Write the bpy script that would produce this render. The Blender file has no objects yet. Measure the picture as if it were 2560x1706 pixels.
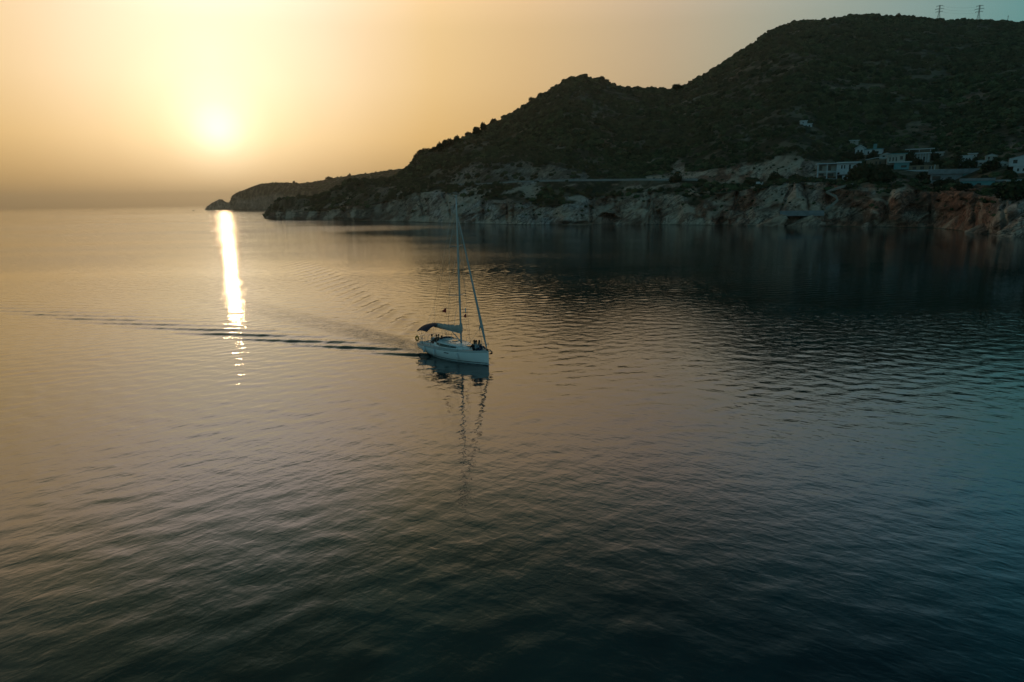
import bpy, math, random
import numpy as np
from mathutils import Vector, Matrix

random.seed(7)
rng = np.random.default_rng(7)
SC = bpy.context.scene
COL = SC.collection
rad = math.radians

# ------------------------------------------------------------------ camera
CAM_H, PITCH, ROLL = 14.2, 11.56, 0.8
_p, _r = rad(PITCH), rad(ROLL)
F_ = np.array([0, math.cos(_p), -math.sin(_p)])
U0 = np.array([0, math.sin(_p), math.cos(_p)])
R0 = np.array([1.0, 0, 0])
R_ = math.cos(_r) * R0 - math.sin(_r) * U0
U_ = math.cos(_r) * U0 + math.sin(_r) * R0
FPX = 2560 * 24 / 36


def ray(px, py):
    """direction (azimuth, elevation) measured on the photograph as bearings from the drone"""
    d = F_ + (px - 1280) / FPX * R_ - (py - 853) / FPX * U_
    return d / np.linalg.norm(d)


def azel(px, py):
    d = ray(px, py)
    return math.atan2(d[0], d[1]), math.asin(d[2])


def ground(px, py, z=0.0):
    d = ray(px, py)
    k = (z - CAM_H) / d[2]
    return np.array([d[0] * k, d[1] * k, z])


cam = bpy.data.cameras.new("camera")
cam.lens = 24
cam.sensor_width = 36
cam.clip_start = 0.5
cam.clip_end = 80000
camo = bpy.data.objects.new("camera", cam)
COL.objects.link(camo)
m = Matrix.Identity(4)
for i in range(3):
    m[i][0] = R_[i]; m[i][1] = U_[i]; m[i][2] = -F_[i]
m[2][3] = CAM_H
camo.matrix_world = m
SC.camera = camo

# ------------------------------------------------------------------ sky and sun
SUN_AZ, SUN_EL = rad(-22.25), rad(5.5)
sdir = Vector((math.sin(SUN_AZ) * math.cos(SUN_EL), math.cos(SUN_AZ) * math.cos(SUN_EL), math.sin(SUN_EL)))


class NT:
    """small helper around a node tree"""
    def __init__(s, tree):
        s.t = tree; s.n = tree.nodes; s.l = tree.links
        s.n.clear()

    def node(s, typ, **kw):
        n = s.n.new(typ)
        for k, v in kw.items():
            setattr(n, k, v)
        return n

    def put(s, sock, v):
        if isinstance(v, bpy.types.NodeSocket):
            s.l.new(v, sock)
        elif v is not None:
            sock.default_value = v

    def math(s, op, a, b=None, c=None, clamp=False):
        n = s.node('ShaderNodeMath', operation=op, use_clamp=clamp)
        s.put(n.inputs[0], a)
        if b is not None: s.put(n.inputs[1], b)
        if c is not None: s.put(n.inputs[2], c)
        return n.outputs[0]

    def vmath(s, op, a, b=None):
        n = s.node('ShaderNodeVectorMath', operation=op)
        s.put(n.inputs[0], a)
        if b is not None: s.put(n.inputs[1], b)
        return n.outputs['Value'] if op in ('DOT_PRODUCT', 'LENGTH') else n.outputs[0]

    def ramp(s, f, stops, interp='EASE'):
        n = s.node('ShaderNodeValToRGB')
        cr = n.color_ramp
        cr.interpolation = interp
        while len(cr.elements) < len(stops): cr.elements.new(0.5)
        for e, (p, c) in zip(cr.elements, stops):
            e.position = p
            e.color = (c, c, c, 1) if isinstance(c, (int, float)) else (*c, 1)
        s.put(n.inputs[0], f)
        return n.outputs[0]

    def mix(s, f, a, b, blend='MIX'):
        n = s.node('ShaderNodeMix', data_type='RGBA', blend_type=blend)
        s.put(n.inputs[0], f)
        s.put(n.inputs[6], a if isinstance(a, bpy.types.NodeSocket) else (*a, 1))
        s.put(n.inputs[7], b if isinstance(b, bpy.types.NodeSocket) else (*b, 1))
        return n.outputs[2]

    def noise(s, vec, scale, detail=3, rough=0.55, dist=0.0, stretch=None, rot=None):
        if stretch or rot:
            if rot:
                mp = s.node('ShaderNodeMapping')
                mp.inputs['Rotation'].default_value = rot
                s.put(mp.inputs[0], vec); vec = mp.outputs[0]
            if stretch:
                mp = s.node('ShaderNodeMapping')
                mp.inputs['Scale'].default_value = stretch
                s.put(mp.inputs[0], vec); vec = mp.outputs[0]
        n = s.node('ShaderNodeTexNoise')
        s.put(n.inputs['Vector'], vec)
        n.inputs['Scale'].default_value = scale
        n.inputs['Detail'].default_value = detail
        n.inputs['Roughness'].default_value = rough
        n.inputs['Distortion'].default_value = dist
        return n.outputs[0]


world = bpy.data.worlds.new("World")
SC.world = world
world.use_nodes = True
w = NT(world.node_tree)
tc = w.node('ShaderNodeTexCoord')
dirn = w.vmath('NORMALIZE', tc.outputs['Generated'])
sx = w.node('ShaderNodeSeparateXYZ'); w.put(sx.inputs[0], dirn)
elev = w.math('DIVIDE', w.math('ARCSINE', sx.outputs[2]), math.pi / 2)          # 0..1 = horizon..zenith
angS = w.math('DIVIDE', w.math('ARCCOSINE', w.vmath('DOT_PRODUCT', dirn, tuple(sdir))), math.pi)   # 0..1 = 0..180 deg
GE = rad(10.5)
gdir = (math.sin(SUN_AZ) * math.cos(GE), math.cos(SUN_AZ) * math.cos(GE), math.sin(GE))
dv_ = w.vmath('MULTIPLY', w.vmath('SUBTRACT', dirn, gdir), (1.0, 1.0, 0.62))
angG = w.math('DIVIDE', w.math('MULTIPLY', w.math('ARCSINE', w.math('MULTIPLY', w.vmath('LENGTH', dv_), 0.5, clamp=True)), 2.0), math.pi)
d_ = lambda deg: deg / 180.0
K = 3.0
S_ = lambda r, g, b: (r / K, g / K, b / K)
halo = w.ramp(angG, [
    (d_(0), S_(1.04, 0.93, 0.77)), (d_(4), S_(1.00, 0.88, 0.70)), (d_(8), S_(0.94, 0.775, 0.59)), (d_(11.5), S_(0.87, 0.675, 0.455)),
    (d_(16), S_(0.785, 0.57, 0.31)), (d_(23), S_(0.665, 0.48, 0.275)), (d_(33), S_(0.49, 0.395, 0.285)),
    (d_(42), S_(0.335, 0.36, 0.325)), (d_(50), S_(0.215, 0.32, 0.335)), (d_(58), S_(0.09, 0.27, 0.31)), (d_(72), S_(0.06, 0.23, 0.26)), (d_(100), S_(0.14, 0.33, 0.385)),
    (d_(180), S_(0.16, 0.34, 0.39))], 'LINEAR')
vert = w.ramp(elev, [(0.0, (0.52, 0.43, 0.29)), (1.5 / 90, (0.64, 0.54, 0.37)), (5 / 90, (0.97, 0.845, 0.60)), (9 / 90, (1.09, 1.01, 0.84)),
                     (13 / 90, (1.13, 1.07, 0.94)), (17 / 90, (1.42, 1.35, 1.32)), (20.5 / 90, (1.58, 1.56, 1.74)), (25 / 90, (0.78, 0.93, 1.06)), (29.5 / 90, (0.26, 0.45, 0.54)),
                     (35 / 90, (0.07, 0.19, 0.25)), (45 / 90, (0.05, 0.14, 0.19)), (60 / 90, (0.09, 0.20, 0.25)), (1.0, (0.10, 0.21, 0.26))], 'LINEAR')
skyc = w.mix(1.0, halo, vert, 'MULTIPLY')
core = w.ramp(angS, [(0, S_(0.80, 0.74, 0.66)), (d_(1.0), S_(0.62, 0.56, 0.48)), (d_(2.2), S_(0.36, 0.31, 0.24)), (d_(4), S_(0.17, 0.14, 0.095)), (d_(7), S_(.06, .045, .025)), (d_(12), 0.0)], 'LINEAR')
skyc = w.mix(1.0, skyc, core, 'ADD')
nish = w.node('ShaderNodeTexSky', sky_type='NISHITA')
nish.sun_disc = False
nish.sun_elevation = SUN_EL
nish.sun_rotation = SUN_AZ
nish.dust_density = 3.0
bg1 = w.node('ShaderNodeBackground'); w.put(bg1.inputs[0], skyc); bg1.inputs[1].default_value = K
bg2 = w.node('ShaderNodeBackground'); w.put(bg2.inputs[0], nish.outputs[0]); bg2.inputs[1].default_value = 0.004
addw = w.node('ShaderNodeAddShader')
w.put(addw.inputs[0], bg1.outputs[0]); w.put(addw.inputs[1], bg2.outputs[0])
wo = w.node('ShaderNodeOutputWorld'); w.put(wo.inputs[0], addw.outputs[0])

sun = bpy.data.lights.new("sun", 'SUN')
sun.energy = 0.035
sun.angle = rad(0.6)
sun.color = (1.0, 0.66, 0.34)
suno = bpy.data.objects.new("sun", sun)
COL.objects.link(suno)
suno.rotation_euler = (-sdir).to_track_quat('-Z', 'Y').to_euler()

SC.view_settings.view_transform = 'Standard'
SC.view_settings.look = 'None'
SC.view_settings.exposure = 0.0
SC.view_settings.gamma = 1.0
SC.view_settings.use_curve_mapping = False
SC.render.engine = 'CYCLES'
SC.cycles.max_bounces = 5
SC.cycles.diffuse_bounces = 2
SC.cycles.glossy_bounces = 3
SC.cycles.transmission_bounces = 3
SC.cycles.volume_bounces = 0
SC.cycles.transparent_max_bounces = 6
SC.cycles.use_denoising = True
SC.cycles.sample_clamp_indirect = 4.0

# ------------------------------------------------------------------ helpers


def tag(o, label=None, cat=None, group=None, kind=None):
    if label: o['label'] = label
    if cat: o['category'] = cat
    if group: o['group'] = group
    if kind: o['kind'] = kind
    return o


def empty(name, loc=(0, 0, 0), rz=0.0):
    o = bpy.data.objects.new(name, None)
    COL.objects.link(o)
    o.location = loc
    o.rotation_euler = (0, 0, rz)
    o.empty_display_size = 0.3
    return o


def mesh_obj(name, verts, faces, mat=None, parent=None, smooth=False, attrs=None):
    me = bpy.data.meshes.new(name)
    me.from_pydata([tuple(v) for v in verts] if not isinstance(verts, np.ndarray) else verts.tolist(), [],
                   faces if isinstance(faces, list) else faces.tolist())
    if mat:
        me.materials.append(mat)
    if smooth:
        me.polygons.foreach_set('use_smooth', [True] * len(me.polygons))
    for k, v in (attrs or {}).items():
        a = me.attributes.new(k, 'FLOAT', 'POINT')
        a.data.foreach_set('value', np.asarray(v, dtype=np.float32))
    me.update()
    o = bpy.data.objects.new(name, me)
    COL.objects.link(o)
    if parent:
        o.parent = parent
    return o


class MB:
    def __init__(s):
        s.v = []; s.f = []; s.smooth = []

    def add(s, vs, fs, smooth=False):
        n = len(s.v)
        s.v += [tuple(map(float, v)) for v in vs]
        s.f += [[i + n for i in f] for f in fs]
        s.smooth += [smooth] * len(fs)
        return s

    def box(s, lo, hi, rz=0.0, c=None, taper=0.0):
        x0, y0, z0 = lo; x1, y1, z1 = hi
        t = taper
        vs = [(x0, y0, z0), (x1, y0, z0), (x1, y1, z0), (x0, y1, z0),
              (x0 + t, y0 + t, z1), (x1 - t, y0 + t, z1), (x1 - t, y1 - t, z1), (x0 + t, y1 - t, z1)]
        if rz:
            cx, cy = c or ((x0 + x1) / 2, (y0 + y1) / 2)
            vs = [(cx + (x - cx) * math.cos(rz) - (y - cy) * math.sin(rz), cy + (x - cx) * math.sin(rz) + (y - cy) * math.cos(rz), z) for x, y, z in vs]
        return s.add(vs, [[3, 2, 1, 0], [4, 5, 6, 7], [0, 1, 5, 4], [1, 2, 6, 5], [2, 3, 7, 6], [3, 0, 4, 7]])

    def tube(s, pts, r, n=8, cap=True, flat=1.0):
        pts = [Vector(p) for p in pts]
        rs = r if isinstance(r, (list, tuple)) else [r] * len(pts)
        vs, fs = [], []
        up = Vector((0, 0, 1))
        for i, p in enumerate(pts):
            t = (pts[min(i + 1, len(pts) - 1)] - pts[max(i - 1, 0)]).normalized()
            a = up if abs(t.dot(up)) < 0.95 else Vector((0, 1, 0))
            x = t.cross(a).normalized(); y = t.cross(x).normalized()
            for k in range(n):
                an = 2 * math.pi * k / n
                vs.append(p + x * math.cos(an) * rs[i] * flat + y * math.sin(an) * rs[i])
        for i in range(len(pts) - 1):
            for k in range(n):
                a, b = i * n + k, i * n + (k + 1) % n
                fs.append([a, b, b + n, a + n])
        if cap:
            fs.append(list(range(n - 1, -1, -1)))
            fs.append([(len(pts) - 1) * n + k for k in range(n)])
        return s.add(vs, fs, True)

    def loft(s, rings, closed=False, cap=False, smooth=True):
        n = len(rings[0]); vs = [p for r in rings for p in r]; fs = []
        for i in range(len(rings) - 1):
            for k in range(n if closed else n - 1):
                a, b = i * n + k, i * n + (k + 1) % n
                fs.append([a, b, b + n, a + n])
        if cap:
            fs.append(list(range(n - 1, -1, -1)))
            fs.append([(len(rings) - 1) * n + k for k in range(n)])
        return s.add(vs, fs, smooth)

    def ball(s, c, r, n=10, m_=7):
        r = (r, r, r) if isinstance(r, (int, float)) else r
        rings = []
        for i in range(m_ + 1):
            t = math.pi * i / m_
            rings.append([(c[0] + r[0] * math.sin(t) * math.cos(2 * math.pi * k / n), c[1] + r[1] * math.sin(t) * math.sin(2 * math.pi * k / n), c[2] + r[2] * math.cos(t)) for k in range(n)])
        return s.loft(rings, closed=True)

    def torus(s, c, R, r, axis=(1, 0, 0), n=28, k=8, a0=0.0, a1=2 * math.pi):
        ax = Vector(axis).normalized()
        u = ax.orthogonal().normalized(); v = ax.cross(u)
        pts = [Vector(c) + (u * math.cos(a0 + (a1 - a0) * i / n) + v * math.sin(a0 + (a1 - a0) * i / n)) * R for i in range(n + 1)]
        return s.tube(pts, r, k, cap=False)

    def build(s, name, mat=None, parent=None, label=None):
        o = mesh_obj(name, s.v, s.f, mat, parent)
        o.data.polygons.foreach_set('use_smooth', s.smooth)
        o.data.update()
        if label: o['label'] = label
        return o


def mat_simple(name, col, rough=0.6, metal=0.0, var=0.15, scale=6.0, bump=0.0, spec=0.5):
    mt = bpy.data.materials.new(name)
    mt.use_nodes = True
    t = NT(mt.node_tree)
    g = t.node('ShaderNodeTexCoord').outputs['Object']
    nz = t.noise(g, scale, 4, 0.6)
    c = t.mix(t.ramp(nz, [(0.3, 0.0), (0.7, 1.0)]), [x * (1 - var) for x in col], [min(1, x * (1 + var)) for x in col])
    b = t.node('ShaderNodeBsdfPrincipled')
    t.put(b.inputs['Base Color'], c)
    b.inputs['Roughness'].default_value = rough
    b.inputs['Metallic'].default_value = metal
    b.inputs['Specular IOR Level'].default_value = spec
    if bump:
        bp = t.node('ShaderNodeBump')
        bp.inputs['Distance'].default_value = bump
        t.put(bp.inputs['Height'], t.noise(g, scale * 3, 4, 0.6))
        t.put(b.inputs['Normal'], bp.outputs[0])
    o = t.node('ShaderNodeOutputMaterial'); t.put(o.inputs[0], b.outputs[0])
    return mt


# value noise in numpy
def _h(ix, iy, iz):
    n = (ix.astype(np.int64) * 374761393 + iy.astype(np.int64) * 668265263 + iz.astype(np.int64) * 2147483647 + 1013904223) & 0xffffffff
    n = ((n ^ (n >> 13)) * 1274126177) & 0xffffffff
    n = ((n ^ (n >> 16)) * 2246822519) & 0xffffffff
    return ((n ^ (n >> 15)) & 0xffff) / 65535.0


def vnoise(x, y, z=0.0):
    x, y, z = np.broadcast_arrays(np.asarray(x, float), np.asarray(y, float), np.asarray(z, float))
    ix, iy, iz = np.floor(x), np.floor(y), np.floor(z)
    fx, fy, fz = x - ix, y - iy, z - iz
    fx, fy, fz = [f * f * f * (f * (f * 6 - 15) + 10) for f in (fx, fy, fz)]
    r = 0
    for dx in (0, 1):
        for dy in (0, 1):
            for dz in (0, 1):
                wgt = (fx if dx else 1 - fx) * (fy if dy else 1 - fy) * (fz if dz else 1 - fz)
                r = r + wgt * _h(ix + dx, iy + dy, iz + dz)
    return r


def fbm(x, y, z=0.0, o=4, g=0.5):
    a, s, t = 1.0, 0.0, 0.0
    for i in range(o):
        s = s + a * vnoise(x * 2 ** i + 17 * i, y * 2 ** i + 5 * i, np.asarray(z) * 2 ** i)
        t += a; a *= g
    return s / t


def sstep(a, b, x):
    t = np.clip((x - a) / (b - a), 0, 1)
    return t * t * (3 - 2 * t)


# ------------------------------------------------------------------ the sea
BOAT_PHI = rad(-47)
FW = np.array([math.cos(BOAT_PHI), math.sin(BOAT_PHI)])
PT = np.array([-FW[1], FW[0]])
BOAT_O = np.array([-2.1, 58.9]) - FW * 4.8


def axis_lines(core, far, n):
    a = core[-1] * 1.0
    step = core[-1] - core[-2]
    out = []
    p = core[-1]
    g = 1.0
    while p < far:
        step *= 1.16
        p += step
        out.append(p)
    return out


xs = list(np.arange(-120, 75, 0.25))
xr = axis_lines(xs, 21000, 0)
xl = [-q for q in axis_lines([-x for x in xs[::-1]], 21000, 0)][::-1]
X = np.array(xl + xs + xr)
ys = [15.0]
while ys[-1] < 185:
    ys.append(ys[-1] + 0.21 + 0.26 * min(1, (ys[-1] - 15) / 150))
yr = axis_lines(ys, 21000, 0)
yl = [15 - (21015) * (k / 14) ** 3 for k in range(14, 0, -1)]
Y = np.array(yl + ys + yr)
GX, GY = np.meshgrid(X, Y)
Z = np.zeros_like(GX)
fade = sstep(-120, -102, GX) * (1 - sstep(55, 75, GX)) * (1 - sstep(150, 185, GY)) * sstep(14, 16, GY)
wr = random.Random(3)
warpx = 5 * (fbm(GX / 22, GY / 22, 3.3, 2) - .5)
warpy = 5 * (fbm(GX / 22, GY / 22, 9.3, 2) - .5)
patch = 0.45 + 1.1 * fbm(GX / 34, GY / 18, 1.7, 3)
bay = (1 - 0.45 * sstep(-8, 25, GX) * sstep(38, 75, GY)) * (0.55 + 0.45 * sstep(28, 60, GY))
for i in range(54):
    lam = 0.95 * (3.0 / 0.95) ** (wr.random() ** 1.35)
    if i % 3 == 0: th = rad(-90 + 5 + wr.gauss(0, 22))
    elif i % 3 == 1: th = rad(-90 - 34 + wr.gauss(0, 15))
    else: th = rad(-90 + 38 + wr.gauss(0, 20))
    k = 2 * math.pi / lam
    slope = 0.0052
    amp = slope / k
    ph = wr.random() * 6.283
    Z += bay * amp * np.cos(k * (math.cos(th) * (GX + warpx) + math.sin(th) * (GY + warpy)) + ph) * patch
# wake: diverging wave packets along the two Kelvin arms, a churned lane astern, a small bow wave
dx, dy = GX - BOAT_O[0], GY - BOAT_O[1]
along = dx * FW[0] + dy * FW[1]
lat = dx * PT[0] + dy * PT[1]
s_ = 3.2 - along                     # distance behind the bow shoulder
t_ = np.abs(lat)
wob = 1.6 * (fbm(GX / 9, GY / 9, 4.4, 2) - .5)
u_ = (t_ - 0.3536 * s_ + wob * .4) * 0.943
kw = 2 * math.pi / 2.6
ang = np.where(lat < 0, rad(53), rad(41))
phase = kw * (-s_ * np.cos(ang) + t_ * np.sin(ang)) + wob * 1.1
wout = 0.8 + 0.014 * np.maximum(s_, 0); win = 2.2 + 0.04 * np.maximum(s_, 0)
env = np.where(u_ > 0, np.exp(-(u_ / wout) ** 2), np.exp(-(u_ / win) ** 2))
amp = 0.14 * (6 / (6 + np.maximum(s_, 0))) ** 0.24 * sstep(0.0, 7.0, s_) * (0.65 + 0.7 * fbm(GX / 7, GY / 7, 7.7, 2))
amp = amp * np.where(lat < 0, 1.0, 0.8)
Z += amp * env * (np.cos(phase) + 0.28 * np.cos(2 * phase))
tr = 0.018 * np.cos(2 * math.pi / 4.6 * s_) * np.exp(-(t_ / (0.5 + 0.26 * np.maximum(s_, 0))) ** 2) * sstep(8, 13, s_) * np.exp(-np.maximum(s_, 0) / 45)
Z += tr
churn = np.exp(-(t_ / (1.3 + 0.045 * np.maximum(s_, 0))) ** 4) * sstep(6.8, 7.6, s_) * np.exp(-np.maximum(s_ - 7, 0) / 24)
Z += churn * 0.05 * (fbm(GX * 1.4, GY * 1.4, 2.0, 3) - .5)
hb = np.interp(along, [-4.2, -2, 0, 1.5, 3, 4, 4.8, 5.2], [1.2, 1.5, 1.6, 1.4, .95, .5, .05, 0])
bw = 0.07 * np.exp(-((t_ - hb - 0.18 - 0.10 * np.maximum(3.6 - along, 0) * 0.6) / 0.26) ** 2) * sstep(-1.5, 3.6, along) * (1 - sstep(4.7, 5.1, along))
Z += bw
Z *= fade
nx, ny = len(X), len(Y)
V = np.stack([GX.ravel(), GY.ravel(), Z.ravel()], 1)
ii, jj = np.meshgrid(np.arange(nx - 1), np.arange(ny - 1))
a = (jj * nx + ii).ravel()
FC = np.stack([a, a + 1, a + 1 + nx, a + nx], 1)

mt = bpy.data.materials.new("sea water")
mt.use_nodes = True
t = NT(mt.node_tree)
P = t.node('ShaderNodeNewGeometry').outputs['Position']
big = t.noise(P, 0.011, 3, 0.55, 0.6, stretch=(0.45, 1.5, 1))
big2 = t.noise(P, 0.0016, 3, 0.6, 0.4, stretch=(0.3, 2.2, 1))
calm = t.ramp(big, [(0.34, 0.35), (0.62, 1.0)])
calm2 = t.ramp(big2, [(0.40, 0.45), (0.60, 1.15)])
calm = t.math('MULTIPLY', calm, calm2)
# a rougher strip of wavelets off the rocks
A = ground(930, 566.5); B = ground(1530, 571.5)
dv = B - A; dl = math.hypot(dv[0], dv[1]); nrm = (-dv[1] / dl, dv[0] / dl, 0); tang = (dv[0] / dl, dv[1] / dl, 0)
rel = t.vmath('SUBTRACT', P, (A[0], A[1], 0))
off = t.math('ABSOLUTE', t.math('ADD', t.vmath('DOT_PRODUCT', rel, nrm), t.math('MULTIPLY', t.math('SUBTRACT', t.noise(P, 0.02, 2), 0.5), 6.0)))
al = t.vmath('DOT_PRODUCT', rel, tang)
strip = t.math('MULTIPLY', t.ramp(t.math('DIVIDE', off, 10.0), [(0.2, 1.0), (0.45, 0.0)]),
               t.ramp(t.math('DIVIDE', al, dl), [(0.0, 0.0), (0.12, 1.0), (0.8, 1.0), (1.0, 0.0)]))
at = t.node('ShaderNodeAttribute', attribute_name='churn')
n1 = t.noise(P, 1.7, 2, 0.5, 0.35, stretch=(0.62, 1.2, 1), rot=(0, 0, -0.75))
n2 = t.noise(P, 1.9, 2, 0.5, 0.35, stretch=(0.62, 1.2, 1), rot=(0, 0, 0.55))
n3 = t.noise(P, 3.6, 3, 0.55, 0.3, stretch=(0.6, 1.2, 1), rot=(0, 0, -0.1))
n0 = t.noise(P, 0.17, 2, 0.5, 0.3, stretch=(0.5, 1.4, 1), rot=(0, 0, -0.1))
sp = t.node('ShaderNodeSeparateXYZ'); t.put(sp.inputs[0], P)
side = t.ramp(t.math('ADD', t.math('MULTIPLY', sp.outputs[0], 0.012), 0.5), [(0.2, 0.0), (0.75, 1.0)])
wa = t.math('ADD', t.math('MULTIPLY', side, -0.045), 0.072)
wb = t.math('ADD', t.math('MULTIPLY', side, 0.044), 0.024)
h = t.math('MULTIPLY', n1, wa)
h = t.math('ADD', h, t.math('MULTIPLY', n2, wb))
h = t.math('ADD', h, t.math('MULTIPLY', n3, 0.009))
yfar = t.ramp(t.math('MULTIPLY', sp.outputs[1], 1 / 600.0), [(0.16, 0.0), (0.75, 1.0)], 'LINEAR')
opn = t.ramp(t.math('ADD', t.math('MULTIPLY', sp.outputs[0], 1 / 260.0), 0.6), [(0.0, 1.0), (0.95, 0.0)])
h = t.math('MULTIPLY', h, calm)
h = t.math('MULTIPLY', h, t.math('ADD', t.math('MULTIPLY', t.math('MULTIPLY', opn, yfar), 1.0), 1.0))
bayf = t.math('MULTIPLY', t.ramp(t.math('MULTIPLY', sp.outputs[1], 1 / 600.0), [(0.06, 0.0), (0.17, 1.0)], 'LINEAR'), t.math('SUBTRACT', 1.0, opn))
h = t.math('MULTIPLY', h, t.math('SUBTRACT', 1.0, t.math('MULTIPLY', bayf, 0.58)))
h = t.math('MULTIPLY', h, t.ramp(t.math('MULTIPLY', sp.outputs[1], 0.01), [(0.25, 0.62), (0.6, 1.0)], 'LINEAR'))
h = t.math('ADD', h, t.math('MULTIPLY', n0, 0.016))
h = t.math('ADD', h, t.math('MULTIPLY', t.math('MULTIPLY', n3, strip), 0.032))
h = t.math('ADD', h, t.math('MULTIPLY', t.math('MULTIPLY', n3, at.outputs['Fac']), 0.10))
bp = t.node('ShaderNodeBump')
bp.inputs['Distance'].default_value = 1.0
bp.inputs['Strength'].default_value = 1.0
t.put(bp.inputs['Height'], h)
bed = t.noise(P, 0.09, 4, 0.6, 0.4)
basec = t.mix(t.ramp(bed, [(0.38, 0.0), (0.64, 1.0)]), (0.0004, 0.0110, 0.0140), (0.0010, 0.0310, 0.0350))
b = t.node('ShaderNodeBsdfPrincipled')
t.put(b.inputs['Base Color'], basec)
t.put(b.inputs['Roughness'], t.math('ADD', t.math('MULTIPLY', t.math('MULTIPLY', yfar, opn), 0.04), 0.03))
b.inputs['IOR'].default_value = 1.50
t.put(b.inputs['Normal'], bp.outputs[0])
o = t.node('ShaderNodeOutputMaterial'); t.put(o.inputs[0], b.outputs[0])
M_sea = mt
sea = mesh_obj('sea', V, FC, M_sea, smooth=True, attrs={'churn': (churn * fade).ravel()})
tag(sea, kind='structure')

# ------------------------------------------------------------------ land


def knots(xs_, ys_):
    q = [azel(x, y) for x, y in zip(xs_, ys_)]
    return np.array([p[0] for p in q]), np.array([p[1] for p in q])


class Land:
    """terrain given by bearing, as feature lines (shore, cliff top, road, cut, ridge) at their surveyed distances"""

    def __init__(s, azs, shore, lines, ridge_behind, behind_z):
        s.az = azs
        a, e = knots(*shore)
        s.r = []; s.z = []
        el = np.interp(azs, a, e)
        r0 = CAM_H / np.tan(np.maximum(-el, 0.002))
        s.r.append(r0 - 4); s.z.append(np.full_like(azs, -2.0))
        s.r.append(r0); s.z.append(np.full_like(azs, 0.0))
        for pts, dist in lines:
            a, e = knots(*pts)
            el = np.interp(azs, a, e)
            r = dist(azs, s.r)
            r = np.maximum(r, s.r[-1] + 1.0)
            s.r.append(r); s.z.append(CAM_H + r * np.tan(el))
        s.r.append(s.r[-1] + ridge_behind); s.z.append(s.z[-1] * behind_z - 1.5)

    def surf(s, px, py, lift=0.0):
        a, e = azel(px, py)
        rr = [np.interp(a, s.az, r) for r in s.r]; zz = [np.interp(a, s.az, z) for z in s.z]
        R = np.linspace(rr[1], rr[-1], 4000)
        Zp = np.interp(R, rr, zz)
        k = np.argmax(Zp >= CAM_H + R * math.tan(e) - 1e-6)
        r, z = R[k], CAM_H + R[k] * math.tan(e)
        return np.array([r * math.sin(a), r * math.cos(a), z + lift])

    def build(s, name, nseg, disp, mat, kind='structure'):
        segs_r = []; segs_z = []; segs_k = []
        for i in range(len(s.r) - 1):
            n = nseg[i]
            for j in range(n + (1 if i == len(s.r) - 2 else 0)):
                f = j / n
                segs_r.append(s.r[i] * (1 - f) + s.r[i + 1] * f)
                segs_z.append(s.z[i] * (1 - f) + s.z[i + 1] * f)
                segs_k.append(i + f)
        R = np.array(segs_r); Zt = np.array(segs_z); Kk = np.array(segs_k)[:, None] * np.ones_like(R)
        Az = np.ones_like(R) * s.az[None, :]
        R, Zt, attrs = disp(R, Zt, Kk, Az)
        x = R * np.sin(Az); y = R * np.cos(Az)
        V = np.stack([x.ravel(), y.ravel(), Zt.ravel()], 1)
        nr, na = R.shape
        ii, jj = np.meshgrid(np.arange(na - 1), np.arange(nr - 1))
        q = (jj * na + ii).ravel()
        FC = np.stack([q, q + 1, q + 1 + na, q + na], 1)
        o = mesh_obj(name, V, FC, mat, smooth=True, attrs={k: v.ravel() for k, v in attrs.items()})
        if kind: o['kind'] = kind
        s.R, s.Z, s.K, s.A, s.attrs = R, Zt, Kk, Az, attrs
        return o


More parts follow.
